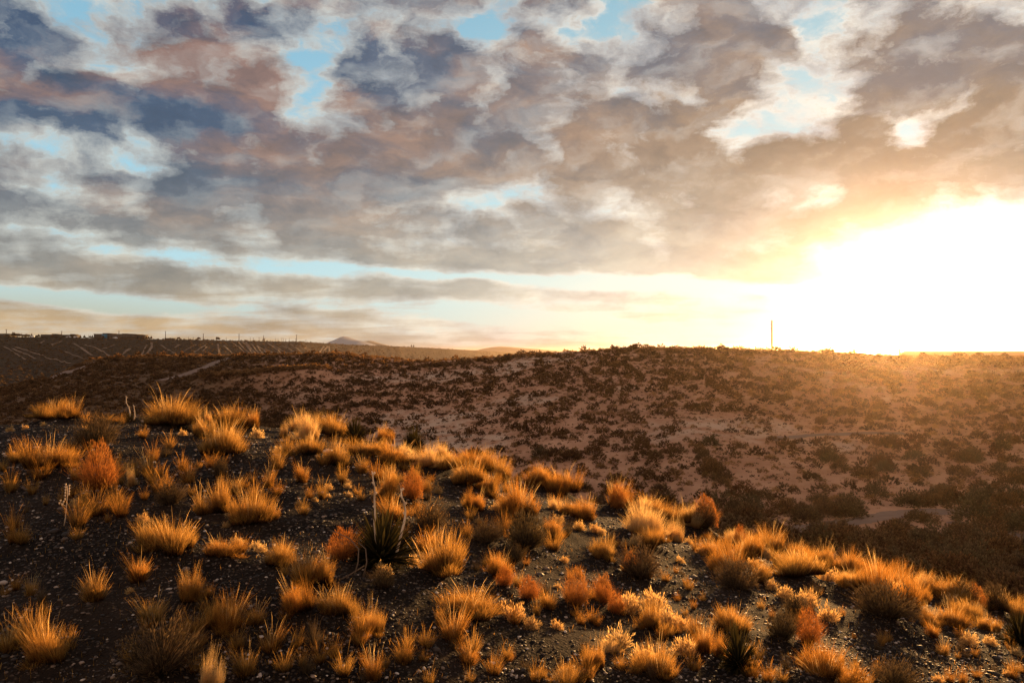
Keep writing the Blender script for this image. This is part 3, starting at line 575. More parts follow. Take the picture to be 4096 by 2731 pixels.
# kind, base x, base y, width, height (measured on the photograph), label
FORE = [
('T',108,966,88,44,'left one of two dark-based grass clumps alone on the far left of the ridge'),
('T',157,966,66,48,'right one of two dark-based grass clumps alone on the far left of the ridge'),
('G',205,1046,125,66,'dark bush with a lit orange top below the pair of far left ridge clumps'),
('t',238,976,44,22,'low orange grass between the far left ridge pair and the two bare stalks'),
('t',262,974,30,16,'very low orange tuft left of the two bare stalks on the ridge'),
('T',378,992,112,70,'large golden grass clump right of the two bare stalks on the ridge'),
('L',474,978,22,38,'narrow pale upright grass standing right of the large ridge clump'),
('T',520,992,68,52,'golden grass clump on the ridge right of the narrow pale grass'),
('T',575,996,62,50,'golden grass clump on the ridge with lit seed heads, before the gap'),
('T',458,1012,56,48,'slanting golden grass at the upper end of the long dark-based clump'),
('T',498,1060,120,72,'long dark-based golden clump sloping down below the ridge on the left'),
('T',102,1096,112,70,'golden topped grass mound at the left edge area, left of the rusty bush'),
('B',218,1146,120,92,'large rusty orange bush, biggest on the left side'),
('L',303,1120,30,50,'small pale bright tuft right of the large rusty bush'),
('S',341,1100,44,70,'tall thin branching grass behind the small pale bright tuft'),
('S',429,1112,52,58,'upright grass clump alone between the pale tuft and the long sloping clump'),
('G',505,1102,40,38,'small dim grey bush under the long sloping clump'),
('S',537,1140,42,56,'thin curved dry grass below the small dim grey bush'),
('G',384,1172,84,44,'low dim brown bush spreading right of the sandy mound'),
('S',462,1188,48,66,'thin upright grass at the left end of the golden diagonal row'),
('T',500,1192,70,76,'tall golden grass in the middle of the diagonal row, seed stalks raised'),
('T',568,1218,100,76,'wide bright golden clump at the lower right end of the diagonal row'),
('S',630,1200,36,44,'small separate upright grass right of the diagonal row'),
('L',690,978,60,44,'bright grass clump, highest on the left of the left ridge yucca'),
('L',702,1022,96,62,'very bright wide grass mound below the highest ridge clump'),
('L',650,1010,34,36,'little pale tuft on the left flank of the very bright mound'),
('T',762,1010,84,50,'golden grass beside the left ridge yucca on its left'),
('T',873,1024,44,44,'golden grass just right of the left ridge yucca'),
('T',700,1062,110,50,'broad shaded-base grass mass beneath the very bright mound'),
('T',770,1082,66,56,'fluffy golden grass at the lower end of the broad mass'),
('S',635,1084,46,66,'tall thin spraying grass left of the broad mass'),
('S',691,1112,44,60,'bright narrow grass with long stalks on bare gravel'),
('S',615,1122,42,52,'pale fanned grass at the bottom left of the bright narrow one'),
('T',842,1060,86,42,'flat golden clump below the left ridge yucca'),
('T',905,1078,90,44,'golden clump on the ridge band below the right ridge yucca'),
('L',968,1088,90,44,'pale golden clump where the ridge band turns down to the right'),
('L',930,1052,50,26,'low pale tuft at the foot of the right ridge yucca'),
('L',1010,1064,60,44,'bright seed-topped grass right of the right ridge yucca'),
('T',1022,1092,72,46,'golden clump in the ridge band, below the bright seed-topped grass'),
('T',1078,1062,70,42,'arching golden crest clump above the ridge band'),
('T',1125,1080,86,52,'large arching golden mound at the right of the ridge band'),
('T',1150,1112,70,50,'round golden clump below the large arching mound'),
('S',832,1090,42,46,'thin grass with long stalks left of the golden band'),
('T',1072,1130,106,54,'dark-bellied golden clump in mid slope under the ridge band'),
('T',1120,1140,60,36,'small golden clump touching the dark-bellied one on its right'),
('T',884,1154,58,60,'golden grass behind the tall white stalks, left of the round rusty bush'),
('B',946,1158,66,56,'round rusty bush upslope of the big central yucca'),
('T',1236,1094,66,46,'bright crest clump standing alone against the shaded hill'),
('T',1292,1134,82,58,'golden crest clump with dark underside right of the lone crest one'),
('T',1252,1120,54,36,'small golden clump tucked behind the dark underside clump'),
('T',1094,1182,62,46,'small golden clump on gravel left of the big dark-based mound'),
('T',1195,1202,116,70,'big golden mound with a dark base, centre of the slope'),
('T',902,1204,90,46,'golden grass directly behind the big central yucca'),
('G',985,1230,80,50,'dim brown bush right of the big central yucca'),
('S',962,1186,40,44,'thin russet grass above the dim brown bush'),
('B',782,1300,98,60,'rusty tangle at left foot of the big central yucca'),
('T',1004,1342,150,96,'largest glowing orange mound, right below the central yucca'),
('G',1210,1278,120,72,'big dark bush under the centre mound of the slope'),
('T',1270,1240,50,46,'pale thin grass on the right flank of the big dark bush'),
('T',1148,1330,66,54,'upright golden grass above the small round orange cushion bush'),
('B',1158,1356,54,40,'small round orange bush right of the largest glowing mound'),
('G',1115,1262,90,40,'low dark scrub left of the big dark bush'),
('T',1350,1206,78,52,'golden arch-shaped clump with dark hollow below it'),
('T',1420,1182,92,62,'golden crest clump with long seed stalks, upper middle right'),
('B',1420,1185,54,42,'dark bush under the upper middle right crest clump'),
('L',1268,1176,44,34,'bright round little grass clump left of the golden arch'),
('T',1300,1188,50,30,'low golden grass joining the little round clump and the arch'),
('L',1478,1240,120,66,'wide bright feathery grass, brightest right of centre'),
('L',1552,1250,46,58,'bright upright spray of grass at the right end of the feathery one'),
('L',1480,1168,70,42,'pale glowing crest clump above the feathery grass'),
('T',1500,1272,90,50,'dim golden grass hanging below the wide feathery one'),
('G',1475,1350,112,62,'dim brown bush on bare dark gravel, centre right'),
('B',1448,1330,46,36,'small rusty bush at the left of the dim brown one'),
('B',1214,1388,62,46,'round orange bush, leftmost of the rusty row'),
('S',1260,1404,54,60,'orange twiggy grass between two round bushes of the rusty row'),
('B',1326,1404,82,70,'broad fan-shaped orange bush, largest of the rusty row'),
('B',1388,1396,60,56,'dark orange bush at the right of the fan-shaped one'),
('B',1415,1418,60,40,'short orange-red bush at the lower right end of the rusty row'),
('T',1496,1456,66,72,'arching curly grass around a dark core, below the rusty row'),
('T',1084,1430,140,62,'wide low golden clump below the largest glowing mound'),
('S',1040,1478,80,100,'tall curved golden grass in the lower middle'),
('S',1076,1524,70,60,'sparse golden grass at the lower end of the tall curved one'),
('S',1010,1440,40,56,'thin stalks at left of the wide low golden clump'),
('T',384,1282,140,76,'wide golden clump with a dark hollow beneath, left middle'),
('T',330,1262,60,54,'golden grass forming the left end of the wide left middle clump'),
('T',500,1296,110,40,'low russet grass right of the wide left middle clump'),
('S',314,1342,66,86,'tall golden grass directly below the wide left middle clump'),
('S',212,1384,74,92,'tall spiky golden grass alone in the dark lower left'),
('T',436,1388,72,66,'neat upright golden clump alone in the lower left middle'),
('S',68,1372,40,56,'small thin grass near the left edge'),
('S',102,1412,30,38,'tiny thin grass right below the small left edge one'),
('S',342,1440,96,84,'spiky spreading grass below the neat upright clump'),
('T',92,1530,130,105,'big golden clump in the bottom left corner'),
('S',14,1500,70,90,'golden clump cut by the left edge in the bottom corner'),
('T',522,1462,96,80,'golden grass clump right of the spiky spreading one'),
('S',585,1440,60,60,'dim thin grass right of the lower left golden clump'),
('S',480,1440,50,54,'dim russet grass left of the lower left golden clump'),
('T',640,1306,80,56,'golden clump at the upper end of the lower middle chain'),
('T',700,1352,100,70,'tall golden clump in the middle of the lower middle chain'),
('T',748,1350,50,76,'upright golden clump at the right end of the chain'),
('T',675,1420,100,72,'slanting golden clump beneath the lower middle chain'),
('T',770,1424,90,60,'golden clump right of the slanting one'),
('T',846,1462,66,84,'tall bright orange clump ending the lower row on the right'),
('G',350,1585,190,110,'large dim brown bush mass at the bottom left'),
('L',478,1600,90,110,'very bright orange grass at the bottom edge'),
('S',560,1560,80,90,'dim stalky grass at the bottom, right of the very bright one'),
('S',620,1500,80,70,'dim thin grass above the bottom stalky one'),
('S',858,1568,60,90,'sparse dark stalks at the bottom edge, left of centre'),
('G',880,1360,70,40,'small grey scrub below the foot of the central yucca'),
('T',1686,1332,112,66,'golden mound with a dark skirt, right of the bare gravel slope'),
('T',1750,1345,56,50,'golden grass on the right shoulder of the dark skirt mound'),
('G',1700,1366,110,60,'dark bush mass below the dark skirt mound'),
('T',1692,1460,92,54,'orange mound with a dark arch above the lower right yucca'),
('T',1618,1510,92,70,'bright orange grass left of the lower right yucca'),
('S',1600,1462,60,56,'sparse golden stalks above the grass left of the yucca'),
('T',1372,1540,64,70,'dark-cored grass with glowing edges, bottom centre right'),
('L',1400,1500,60,36,'low bright grass around the dark-cored clump'),
('T',1512,1570,130,66,'wide golden grass at the bottom, centre right'),
('T',1300,1590,90,60,'dim grass at the bottom edge below the gravel'),
('B',1860,1494,80,70,'reddish orange bush on the lower right gravel'),
('G',1800,1484,90,60,'dark brown bush left of the reddish orange one'),
('T',1900,1580,150,64,'golden clump at the bottom edge, lower right'),
('T',1960,1600,90,50,'golden grass at the right end of the bottom edge clump'),
('S',2144,1470,36,52,'small lit grass alone on dark gravel, lower right'),
('S',2166,1506,40,40,'small dim grass below the lone lit one'),
('G',2060,1600,120,60,'dark bush at the bottom edge, lower right'),
('T',1498,1160,76,44,'golden crest clump, first of the right-hand crest row'),
('T',1552,1176,76,44,'golden crest clump, second of the right-hand crest row'),
('L',1590,1200,90,50,'pale golden crest clump, third of the right-hand crest row'),
('B',1625,1205,80,58,'rusty branching crest bush in the right-hand crest row'),
('G',1620,1240,70,50,'dark bush hidden under the crest row'),
('L',1690,1222,70,34,'low pale crest clump, after the rusty branching bush'),
('T',1735,1236,60,36,'small golden crest clump with seed stalks'),
('T',1770,1262,90,54,'golden crest clump above a dark hollow'),
('T',1640,1290,70,50,'thin golden grass leaning over the gravel, below the crest row'),
('B',1700,1262,40,34,'small round orange bush on pale ground below the crest row'),
('T',1718,1292,90,52,'bright arching grass below the small round orange bush'),
('T',1846,1342,122,62,'big golden mound at the right, above the sunlit gravel bank'),
('T',1800,1312,60,40,'golden grass left of the big right mound'),
('T',1828,1290,70,46,'dark-bellied crest clump on the right part of the crest'),
('T',1898,1276,84,48,'golden crest clump with dark pocket, right part of the crest'),
('T',1950,1292,92,50,'flat-topped golden crest clump, right part of the crest'),
('B',1975,1290,50,34,'rounded orange crest bush beside the flat-topped clump'),
('T',2020,1316,96,56,'golden crest clump with a dark cave, far right part of the crest'),
('T',2078,1336,90,50,'curly golden crest clump after the dark cave one'),
('L',2125,1344,80,44,'pale curly crest clump, far right part of the crest'),
('T',2186,1358,76,46,'golden crest grass near the round orange bush'),
('B',2248,1378,54,44,'round orange bush at the far right of the crest'),
('G',2218,1334,70,44,'dim brown bush behind the far right crest'),
('G',2290,1350,76,50,'second dim bush behind the far right crest'),
('T',2300,1386,80,44,'golden grass right of the round orange far right bush'),
('T',2345,1440,60,60,'golden clump cut by the right edge'),
('T',2036,1400,160,90,'large mound with glowing top and black skirt, lower right crest'),
('G',2046,1440,150,70,'black shaded bush mass under the large right mound'),
('T',2100,1402,90,60,'golden grass on the right shoulder of the large right mound'),
('T',1960,1370,70,44,'golden grass on the left shoulder of the large right mound'),
('T',2136,1440,60,46,'golden ring-shaped clump right of the large mound'),
('T',2190,1446,66,52,'round black clump with a glowing halo'),
('T',2232,1430,70,46,'golden clump with a small dark hole, right of the haloed one'),
('T',2262,1456,56,40,'small black clump with glowing top beside the haloed one'),
('T',2130,1382,80,40,'thin golden grass over the right gravel bank'),
('T',2200,1400,70,34,'low golden grass on the right gravel bank'),
('L',1960,1345,60,24,'low pale grass on the sunlit right bank'),
('T',900,1118,60,40,'small golden clump left end of the dark-bellied row'),
('T',1396,1290,66,44,'dim thin grass above the rusty row'),
('G',1180,1300,60,36,'dim small scrub right of the largest glowing mound'),
('G',1830,1420,60,40,'single grey weed on the dark gravel, right'),
]
YUCCAS = [(884,1292,168,122,'big yucca with two tall pale flower stalks, centre left'),
 (818,1022,62,62,'dark yucca on the ridge, the left one of the two'),
 (952,1042,66,60,'dark yucca on the ridge, the right one of the two'),
 (1686,1528,100,104,'dark spiky yucca in the lower right, leaves fanned wide'),
 (2326,1478,92,74,'yucca at the right edge on the ridge'),
 (302,964,34,20,'small yucca on the left ridge carrying two bare stalks')]
def spot(dx, dy, ymin=1.5, ymax=30): return hit(dx*K, dy*K, ymin=ymin, ymax=ymax)
def crest_clip(dx, dy):
    """keep plants measured slightly above the ridge line standing on the ridge"""
    X = dx*K; row = max(dy*K, float(np.interp(X, [a for a, b in FORE_ROW], [b for a, b in FORE_ROW]))+1.5)
    return row
def build_fore():
    items = []
    for it in FORE:
        k, dx, dy, w, h, lab = it; row = crest_clip(dx, dy); px = dx*K
        x, y, z = hit(px, row-2.0, ymin=1.5, ymax=19)
        if y > 18.9: x, y, z = hit(px, row+3.0, ymin=1.5, ymax=19)
        W = w*K/F*y; H = h*K/F*y
        if dy > 1330: W *= 1.0; H *= .97
        items.append((k, x, y+W*.22, W, H, lab))
    for k, x, y, W, H, lab in items:
        if k in 'TLBG' and W > .15: BUMPS.append((x, y, W*.5, min(.09, W*.13)))
    for i, (k, x, y, W, H, lab) in enumerate(items):
        z = float(ground(np.array([x]), np.array([y]))[0])
        s = {'T': .98, 'L': .82, 'S': .8, 'B': .84, 'G': .9, 't': 1.0}[k]; hs = {'T': .70, 'L': .70, 'S': .70, 'B': 1.0, 'G': 1.0, 't': .9}[k]
        plant(k, (x, y, z-.01), W*s, H*hs, lab+('' if False else ''), group='plants on the near ridge', tilt=(0, 0))
    return items
def build_yuccas():
    for i, (dx, dy, w, h, lab) in enumerate(YUCCAS):
        x, y, z = hit(dx*K, crest_clip(dx, dy)-1.5, ymin=1.5, ymax=19); W = w*K/F*y; H = h*K/F*y; y -= W*.25
        z = float(ground(np.array([x]), np.array([y]))[0])
        o = plant('Y', (x, y, z-.01), W*1.0, H*.98, lab, 'yuccas on the near ridge')
        if i == 0: stalks(o, x, y, z, y, [[(862,1200),(860,1150),(862,1110),(855,1080)],[(928,1205),(931,1170),(926,1140),(921,1120)]], .010)
        if i == 5: stalks(o, x, y, z, y, [[(300,958),(297,940),(293,925),(290,908)],[(309,962),(309,945),(308,928)]], .014)
def stalks(root, x, y, z, Y, polys, r):
    for P in polys:
        pts = [((a*K-512)/F*Y, Y+.03*math.sin(i*2.1), (HY-b*K)/F*Y) for i, (a, b) in enumerate(P)]
        b0 = (x+(pts[0][0]-x)*.5, y, z); pts = [b0]+pts
        Q = []
        for a, b in zip(pts[:-1], pts[1:]):
            for t in (0, .33, .66): Q.append(tuple(a[i]+(b[i]-a[i])*t+ .0025*math.sin(len(Q)*1.7+i) for i in range(3)))
        Q.append(pts[-1]); P2 = [tube(Q, r, r*.35, 6)]
        for j in range(4):    # stubs of the old pods
            k = len(Q)-2-2*j
            if k > 2:
                c = np.array(Q[k]); e = c+np.array([.014*(-1)**j, .005, .02]); P2.append(tube([c, (c+e)/2, e], r*.5, r*.7, 5))
        me = solid('flower_stalk', P2, MATS['stalk'], True)
        o = link('flower_stalk', me); o.parent = root; o.matrix_parent_inverse = root_inv(root)
def root_inv(o):
    from mathutils import Matrix, Euler
    M = Matrix.Translation(o.location) @ Euler(o.rotation_euler).to_matrix().to_4x4() @ Matrix.Diagonal((*o.scale, 1)); return M.inverted()
CUSH = [(755,1122,22),(800,1120,20),(803,1138,18),(755,1140,14),(690,1155,16),(865,1142,24),(800,1108,18),(725,1150,16),(1045,1083,26),(930,1070,34),(990,1082,30),(1005,1130,26),(980,1118,22),(1365,1220,28),(1380,1225,24),(1330,1215,30),(1295,1290,22),(1280,1345,18),(1485,1215,30),(1460,1252,36),(1435,1250,24),(1230,1225,26),(1760,1275,32),(1740,1240,40),(1730,1300,30),(2030,1352,44),(2060,1360,36),(1985,1345,30),(1830,1300,50),(1870,1320,50),(1900,1335,44),(1850,1390,60),(1900,1420,50),(1800,1370,40),(1770,1350,34),(2310,1545,22),(2360,1480,24),(590,1255,26),(545,1250,30),(600,1265,28),(180,1160,30),(330,1195,30),(1150,1205,20),(100,950,14),(25,990,20),(60,985,16),(195,985,18),(420,1000,20),(445,990,26),(530,1010,40),(590,1005,34),(640,1040,24),(1140,1175,30),(1100,1200,22),(1285,1198,26),(1610,1275,26),(1560,1290,22),(2180,1385,40),(2240,1400,40),(1500,1395,60),(1440,1400,60),(1530,1430,60),(1560,1440,44),(1570,1500,60),(1480,1520,60),(1420,1480,60),(1280,1440,30),(950,1290,30),(880,1320,44),(1180,1420,60),(1220,1440,40),(2150,1560,26),(300,1360,20),(520,1210,20),(1580,1245,20),(2270,1476,30),(2220,1475,40),(2330,1500,30)]
def build_small():
    for dx, dy, w in CUSH:
        x, y, z = hit(dx*K, crest_clip(dx, dy), ymin=1.5, ymax=18.9)
        if y > 18.5: continue
        W = w*K/F*y
        plant('C', (x, y, float(ground(np.array([x]), np.array([y]))[0])-.005), W, W*.62, 'low pale cushion of dry stems on the gravel of the near ridge', 'pale cushion plants on the gravel')
    r_ = np.random.default_rng(77); n = 0
    while n < 380:
        px = r_.uniform(0, 1024); rr = float(np.interp(px, [a for a, b in FORE_ROW], [b for a, b in FORE_ROW])); f = r_.random()**1.5
        row = rr+1.5+(680-rr)*f
        x, y, z = hit(px, row, ymin=1.5, ymax=18.9)
        if y > 18.5 or r_.random() > .45+1.3*fbm(np.array([x]), np.array([y]), 3, 2, 95)[0]: continue
        h = r_.uniform(.06, .11) if row > 560 else r_.uniform(.07, .19); w = h*r_.uniform(.7, 1.2); k = 't' if r_.random() < .78 else 'g'
        plant(k, (x, y, float(ground(np.array([x]), np.array([y]))[0])-.01), w, h, 'small dry grass tuft among the gravel of the near ridge' if k == 't' else 'small grey brown weed among the gravel of the near ridge', 'small dry grass tufts' if k == 't' else 'small grey weeds')
        n += 1
    # dry pod stalk at the left, drooping dead branch, white stones
    x, y, z = spot(150, 1205); q = K/F*y
    P = [(x, y, z), (x+3*q, y, z+20*q), (x+5*q, y, z+45*q), (x+7*q, y, z+70*q), (x+6*q, y, z+92*q)]
    rt = link('dry_weed_stalk', None, None, (x, y, z)); tag(rt, 'thin dry weed stalk with pale pods at the left', 'weed stalk')
    s1 = link('stem', solid('stem', [tube(P, .004, .002, 5), tube([P[2], (x-6*q, y, z+48*q), (x-9*q, y, z+56*q)], .003, .0015, 4)], MATS['stalk'])); s1.parent = rt; s1.matrix_parent_inverse = root_inv(rt)
    pods = []
    for j in range(14):
        t = j/13; cx, cz = (x+5*q+t*2*q, z+(52+42*t)*q) if j > 4 else (x-9*q+j*1.5*q, z+(48+3*j)*q)
        c = np.array([cx+(-1)**j*4*q, y, cz]); pods.append(tube([c-[0, 0, 2.4*q], c, c+[(-1)**j*.8*q, 0, 2.4*q]], .003, .007, 5))
    s2 = link('pods', solid('pods', pods, MATS['stalk'])); s2.parent = rt; s2.matrix_parent_inverse = root_inv(rt)
    for lab, P0 in (('drooping dead branch at the left foot of the central yucca', [(815,1320),(822,1290),(822,1262),(800,1240),(770,1228),(745,1222)]),
                    ('second bent dead branch beside the central yucca', [(835,1325),(842,1290),(838,1262),(820,1248)]),
                    ('fallen dark dead stem below the central yucca', [(780,1330),(805,1318),(835,1300)])):
        x, y, z = spot(*P0[0]); pts = [(x, y, z)]+[((a*K-512)/F*y, y+.02*i, (HY-b*K)/F*y) for i, (a, b) in enumerate(P0) if i]
        tag(link('dead_branch', solid('dead_branch', [tube(pts, .0055, .002, 6)], MATS['wood'])), lab, 'dead branch')
    stones = [(12,1338,16,'largest pale round stone near the left edge'),(28,1352,10,'flat stone beside the largest pale stone'),(1162,1660/1.05,0,''),(852,1478,0,''),
              (520,1495,8,'pale pointed stone below the lower left golden clump'),(600,1568-20,12,'flat pale stone at the bottom left of centre'),(1014,1520,0,''),(885,1340,11,'round brown stone left of the small grey scrub'),(905,1348,9,'round grey stone beside the brown one'),
              (1175,1548,9,'first of three pale stones in the bottom centre'),(1186,1552,10,'middle of three pale stones in the bottom centre'),(1200,1550,9,'third of three pale stones in the bottom centre'),(975,1532,9,'upright pale stone at the bottom, left of centre'),
              (530,1300,8,'small round white stone right of the neat upright clump'),(1330,1540,8,'white flat stone at the bottom, centre right'),(1600,1385,7,'small white stone on the bare centre right gravel'),(1575,1372,7,'small pale stone left of the small white one'),(2130,1555,8,'white stone on the lower right gravel')]
    for i, (dx, dy, w, lab) in enumerate(stones):
        if not w or dy > 1562: continue
        x, y, z = spot(dx, dy); W = w*K/F*y; bm = bmesh.new(); bmesh.ops.create_icosphere(bm, subdivisions=3, radius=.5)
        for v in bm.verts:
            c = v.co; k = 1+.25*float(perlin(np.array([c.x*2.2+i*7]), np.array([c.y*2.2+c.z*1.9]), i)[0]); v.co = Vector((c.x*k*W*1.1, c.y*k*W*.8, c.z*k*W*.68))
        me = bpy.data.meshes.new('stone'); bm.to_mesh(me); bm.free(); me.materials.append(MATS['stone']); me.polygons.foreach_set('use_smooth', [True]*len(me.polygons))
        tag(link('stone', me, None, (x, y, z+W*.2), (0, .1*i, i)), lab, 'stone')
def build_gravel():
    m, n, out = material('desert gravel'); b = n.new('ShaderNodeBsdfPrincipled')
    v = attr(n, 'vary'); t = attr(n, 'tip')
    c = n.ramp(v, [(0, (.012,.009,.007)), (.6, (.034,.023,.017)), (.85, (.10,.068,.048)), (.94, (.25,.18,.135)), (1, (.5,.44,.38))])
    n.put(b.inputs[0], c); b.inputs['Roughness'].default_value = .62; b.inputs['Specular IOR Level'].default_value = .25
    n.nt.links.new(b.outputs[0], out.inputs[0])
    me = pebble_set(62000, 5, 'gravel', m, 0); tag(link('gravel', me), 'dark desert gravel strewn over the near ridge', 'gravel', kind='stuff')
    # thin litter of short dead grass
    r_ = np.random.default_rng(9); n_ = 26000; D = np.exp(r_.uniform(np.log(2.6), np.log(18), n_)); X = r_.uniform(-30, 1054, n_); x = D*(X-512)/F; y = D
    k = fbm(x, y, 2.2, 3, 97)+.15*r_.normal(size=n_) > .02; x, y, D = x[k], y[k], D[k]; n_ = len(x); z = ground(x, y)
    L = .012+.045*r_.random(n_)**2; a = r_.normal(0, .7, n_); ph = r_.random(n_)*6.283; w = .002*(.6+r_.random(n_))
    tip = np.stack([x+L*np.sin(a)*np.cos(ph), y+L*np.sin(a)*np.sin(ph), z+L*np.cos(a)*.8], -1); s = np.stack([np.cos(ph+1.5)*w, np.sin(ph+1.5)*w, 0*w], -1); p = np.stack([x, y, z], -1)
    V = np.stack([p-s, p+s, tip], 1).reshape(-1, 3); f = np.arange(n_*3).reshape(-1, 3)
    tag(link('grass_litter', mesh_from('grass_litter', V, f, MATS['straw'], False, dict(tip=np.tile([.3,.3,1], n_), vary=np.repeat(r_.random(n_), 3)))), 'thin short dead grass between the stones', 'grass', kind='stuff')

# ------------------------------------------------------------------ scrub on the hill and in the valley
def build_scrub():
    r_ = np.random.default_rng(21); n = 85000
    D = np.sqrt(r_.uniform(34**2, 232**2, n)); X = r_.uniform(-60, 1084, n); x = D*(X-512)/F; y = D
    dh = tab(X, HILL_D)
    dn = fbm(x, y, 22, 4, 71); valley = 1-sst(D, 56, 66)
    valley = valley*sst(X, 560, 700)
    pr = .315-.45*np.clip(dn, -.15, .5)+.14*fbm(x, y, 5, 2, 99)+.22*(1-sst(X, 250, 450))
    pr = np.where(valley > .5, .50, pr)*np.where(D > dh*1.06, 0.0, 1)
    pr = pr*np.where(D < 60, 1, 1)*tab(D, [(34,.75),(60,.62),(100,.85),(230,.9)])
    k = r_.random(n) < pr; x, y, D, X, valley = x[k], y[k], D[k], X[k], valley[k]
    rd = np.full(len(x), 1e9)
    for nm, (P, w) in ROADS.items(): rd = np.minimum(rd, polyd(x, y, P)-w*.5)
    k = rd > .45; x, y, D, X, valley = x[k], y[k], D[k], X[k], valley[k]; n = len(x); dh = tab(X, HILL_D); k0 = slice(None); z = ground(x, y, False)
    sz = .34+1.1*r_.random(n)**2.2; sz = np.where((D > dh[k0]*.93) & (valley < .5), sz*1.25, sz); sz = np.where(valley > .5, .7+1.5*r_.random(n)**1.4, sz)
    sz = np.where((valley < .5) & (D > 56) & (D < 85), sz*1.25, sz)
    dry = r_.random(n) < .30; dry |= (D > dh*.95) & (r_.random(n) < .75); dry &= valley < .5; sz = np.where(dry, .28+.5*r_.random(n), sz)
    nt = 20000; Dt = np.sqrt(r_.uniform(50**2, 175**2, nt)); Xt = r_.uniform(150, 1060, nt); xt = Dt*(Xt-512)/F; kk = np.ones(nt, bool)
    for nm, (P, w) in ROADS.items(): kk &= polyd(xt, Dt, P) > w*.5+.1
    kk &= Dt < tab(Xt, HILL_D)*.98; xt, Dt, Xt = xt[kk], Dt[kk], Xt[kk]; nt = len(xt)
    x = np.r_[x, xt]; y = np.r_[y, Dt]; D = np.r_[D, Dt]; X = np.r_[X, Xt]; z = np.r_[z, ground(xt, Dt, False)]; valley = np.r_[valley, np.zeros(nt)]; sz = np.r_[sz, .10+.17*r_.random(nt)]; dry = np.r_[dry, r_.random(nt) < .4]; n = len(x)
    ns = 420; q = r_.random(ns); sp_ = SPURS[0]; xs = sp_[0]+(sp_[2]-sp_[0])*q+r_.normal(0, 1.0, ns); ys = sp_[1]+(sp_[3]-sp_[1])*q+r_.normal(0, .8, ns)
    x = np.r_[x, xs]; y = np.r_[y, ys]; D = np.r_[D, ys]; X = np.r_[X, 512+F*xs/ys]; z = np.r_[z, ground(xs, ys, False)]; valley = np.r_[valley, np.zeros(ns)]; sz = np.r_[sz, .45+.55*r_.random(ns)]; dry = np.r_[dry, np.ones(ns, bool)]; n = len(x)
    row = HY-z/D*F; fr = tab(X, FORE_ROW); vis = (row-sz/D*F < fr) & (X > -10) & (X < 1034)
    app = np.where(vis, sz/D, 0); order = np.argsort(-app); big = order[:285]; print('scrub', n); rest = order[285:]; rest = rest[vis[rest] | (r_.random(len(rest)) < 1)]
    for i in big:
        if valley[i] > .5: lab, g = 'large dark leafy shrub in the thicket on the valley floor beside the dirt roads', 'dark shrubs on the valley floor'
        elif dry[i]: lab, g = 'dry yellowish shrub on the lower shaded hillside', 'dry shrubs on the lower hillside'
        else: lab, g = 'dark rounded shrub dotting the lower shaded hillside across the valley', 'dark shrubs on the lower hillside'
        plant('H', (x[i], y[i], z[i]-.03), sz[i]*(1+.3*r_.random()), sz[i]*.8, lab, g)
    protos = [bush_blades(95, .5, .62, 300+j, .17, .085, .5, .30) for j in range(8)]; pfar = [bush_blades(48, .5, .62, 320+j, .22, .13, .5, .3) for j in range(8)]; ptiny = [bush_blades(12, .5, .5, 340+j, .5, .22, .4, .3) for j in range(8)]
    for nm, sel, mat, lab in (('hillside_scrub', rest[~dry[rest]], MATS['scrub'], 'countless dark low shrubs covering the hill across the valley'),
                         ('dry_hillside_grass', rest[dry[rest]], MATS['hay'], 'countless small dry grass clumps on the hill across the valley')):
        V = []; Fc = []; T = []; Y = []; o = 0
        S3 = [sel[(D[sel] < 105) & (sz[sel] > .28)], sel[(D[sel] >= 105) & (sz[sel] > .28)], sel[sz[sel] <= .28]]
        for j, b in enumerate(protos+pfar+ptiny):
            s = S3[j//8][j % 8::8]; m = len(s)
            if not m: continue
            a = r_.random(m)*6.283; c, sn = np.cos(a)[:, None], np.sin(a)[:, None]; wx = (sz[s]*(1.0+.4*r_.random(m)))[:, None]; wz = (sz[s]*(.75+.4*r_.random(m)))[:, None]
            vx = b[0][None, :, 0]*wx; vy = b[0][None, :, 1]*wx; vz = b[0][None, :, 2]*wz
            q = np.stack([vx*c-vy*sn+x[s][:, None], vx*sn+vy*c+y[s][:, None], vz+z[s][:, None]-.03], -1)
            V.append(q.reshape(-1, 3)); Fc.append((b[1][None]+(np.arange(m)*len(b[0]))[:, None, None]).reshape(-1, 5)+o); o += m*len(b[0])
            T.append(np.tile(b[2], m)); Y.append(np.clip(np.repeat(r_.random(m), len(b[0]))*.6+np.tile(b[3], m)*.4, 0, 1))
        tag(link(nm, mesh_from(nm, np.concatenate(V), np.concatenate(Fc), mat, False, dict(tip=np.concatenate(T), vary=np.concatenate(Y)))), lab, 'scrub', kind='stuff')
    # thin speckle of scrub on the mesa face and plain
    n = 12000; X = r_.uniform(-20, 560, n); q = r_.uniform(.55, 1.02, n); dm = tab(X, MESA_D); D = dm*q; x = D*(X-512)/F; y = D; z = ground(x, y, False)
    s = .4+1.1*r_.random(n)**2; b = bush_blades(14, .5, .6, 333, .5, .35, .5, .3)
    Q = b[0][None]*s[:, None, None]+np.stack([x, y, z], -1)[:, None]; f = (b[1][None]+(np.arange(n)*len(b[0]))[:, None, None]).reshape(-1, 5)
    tag(link('mesa_scrub', mesh_from('mesa_scrub', Q.reshape(-1, 3), f, MATS['scrub'], False, dict(tip=np.tile(b[2], n), vary=np.repeat(r_.random(n), len(b[0]))))), 'thin scrub speckling the mesa slope', 'scrub', kind='stuff')
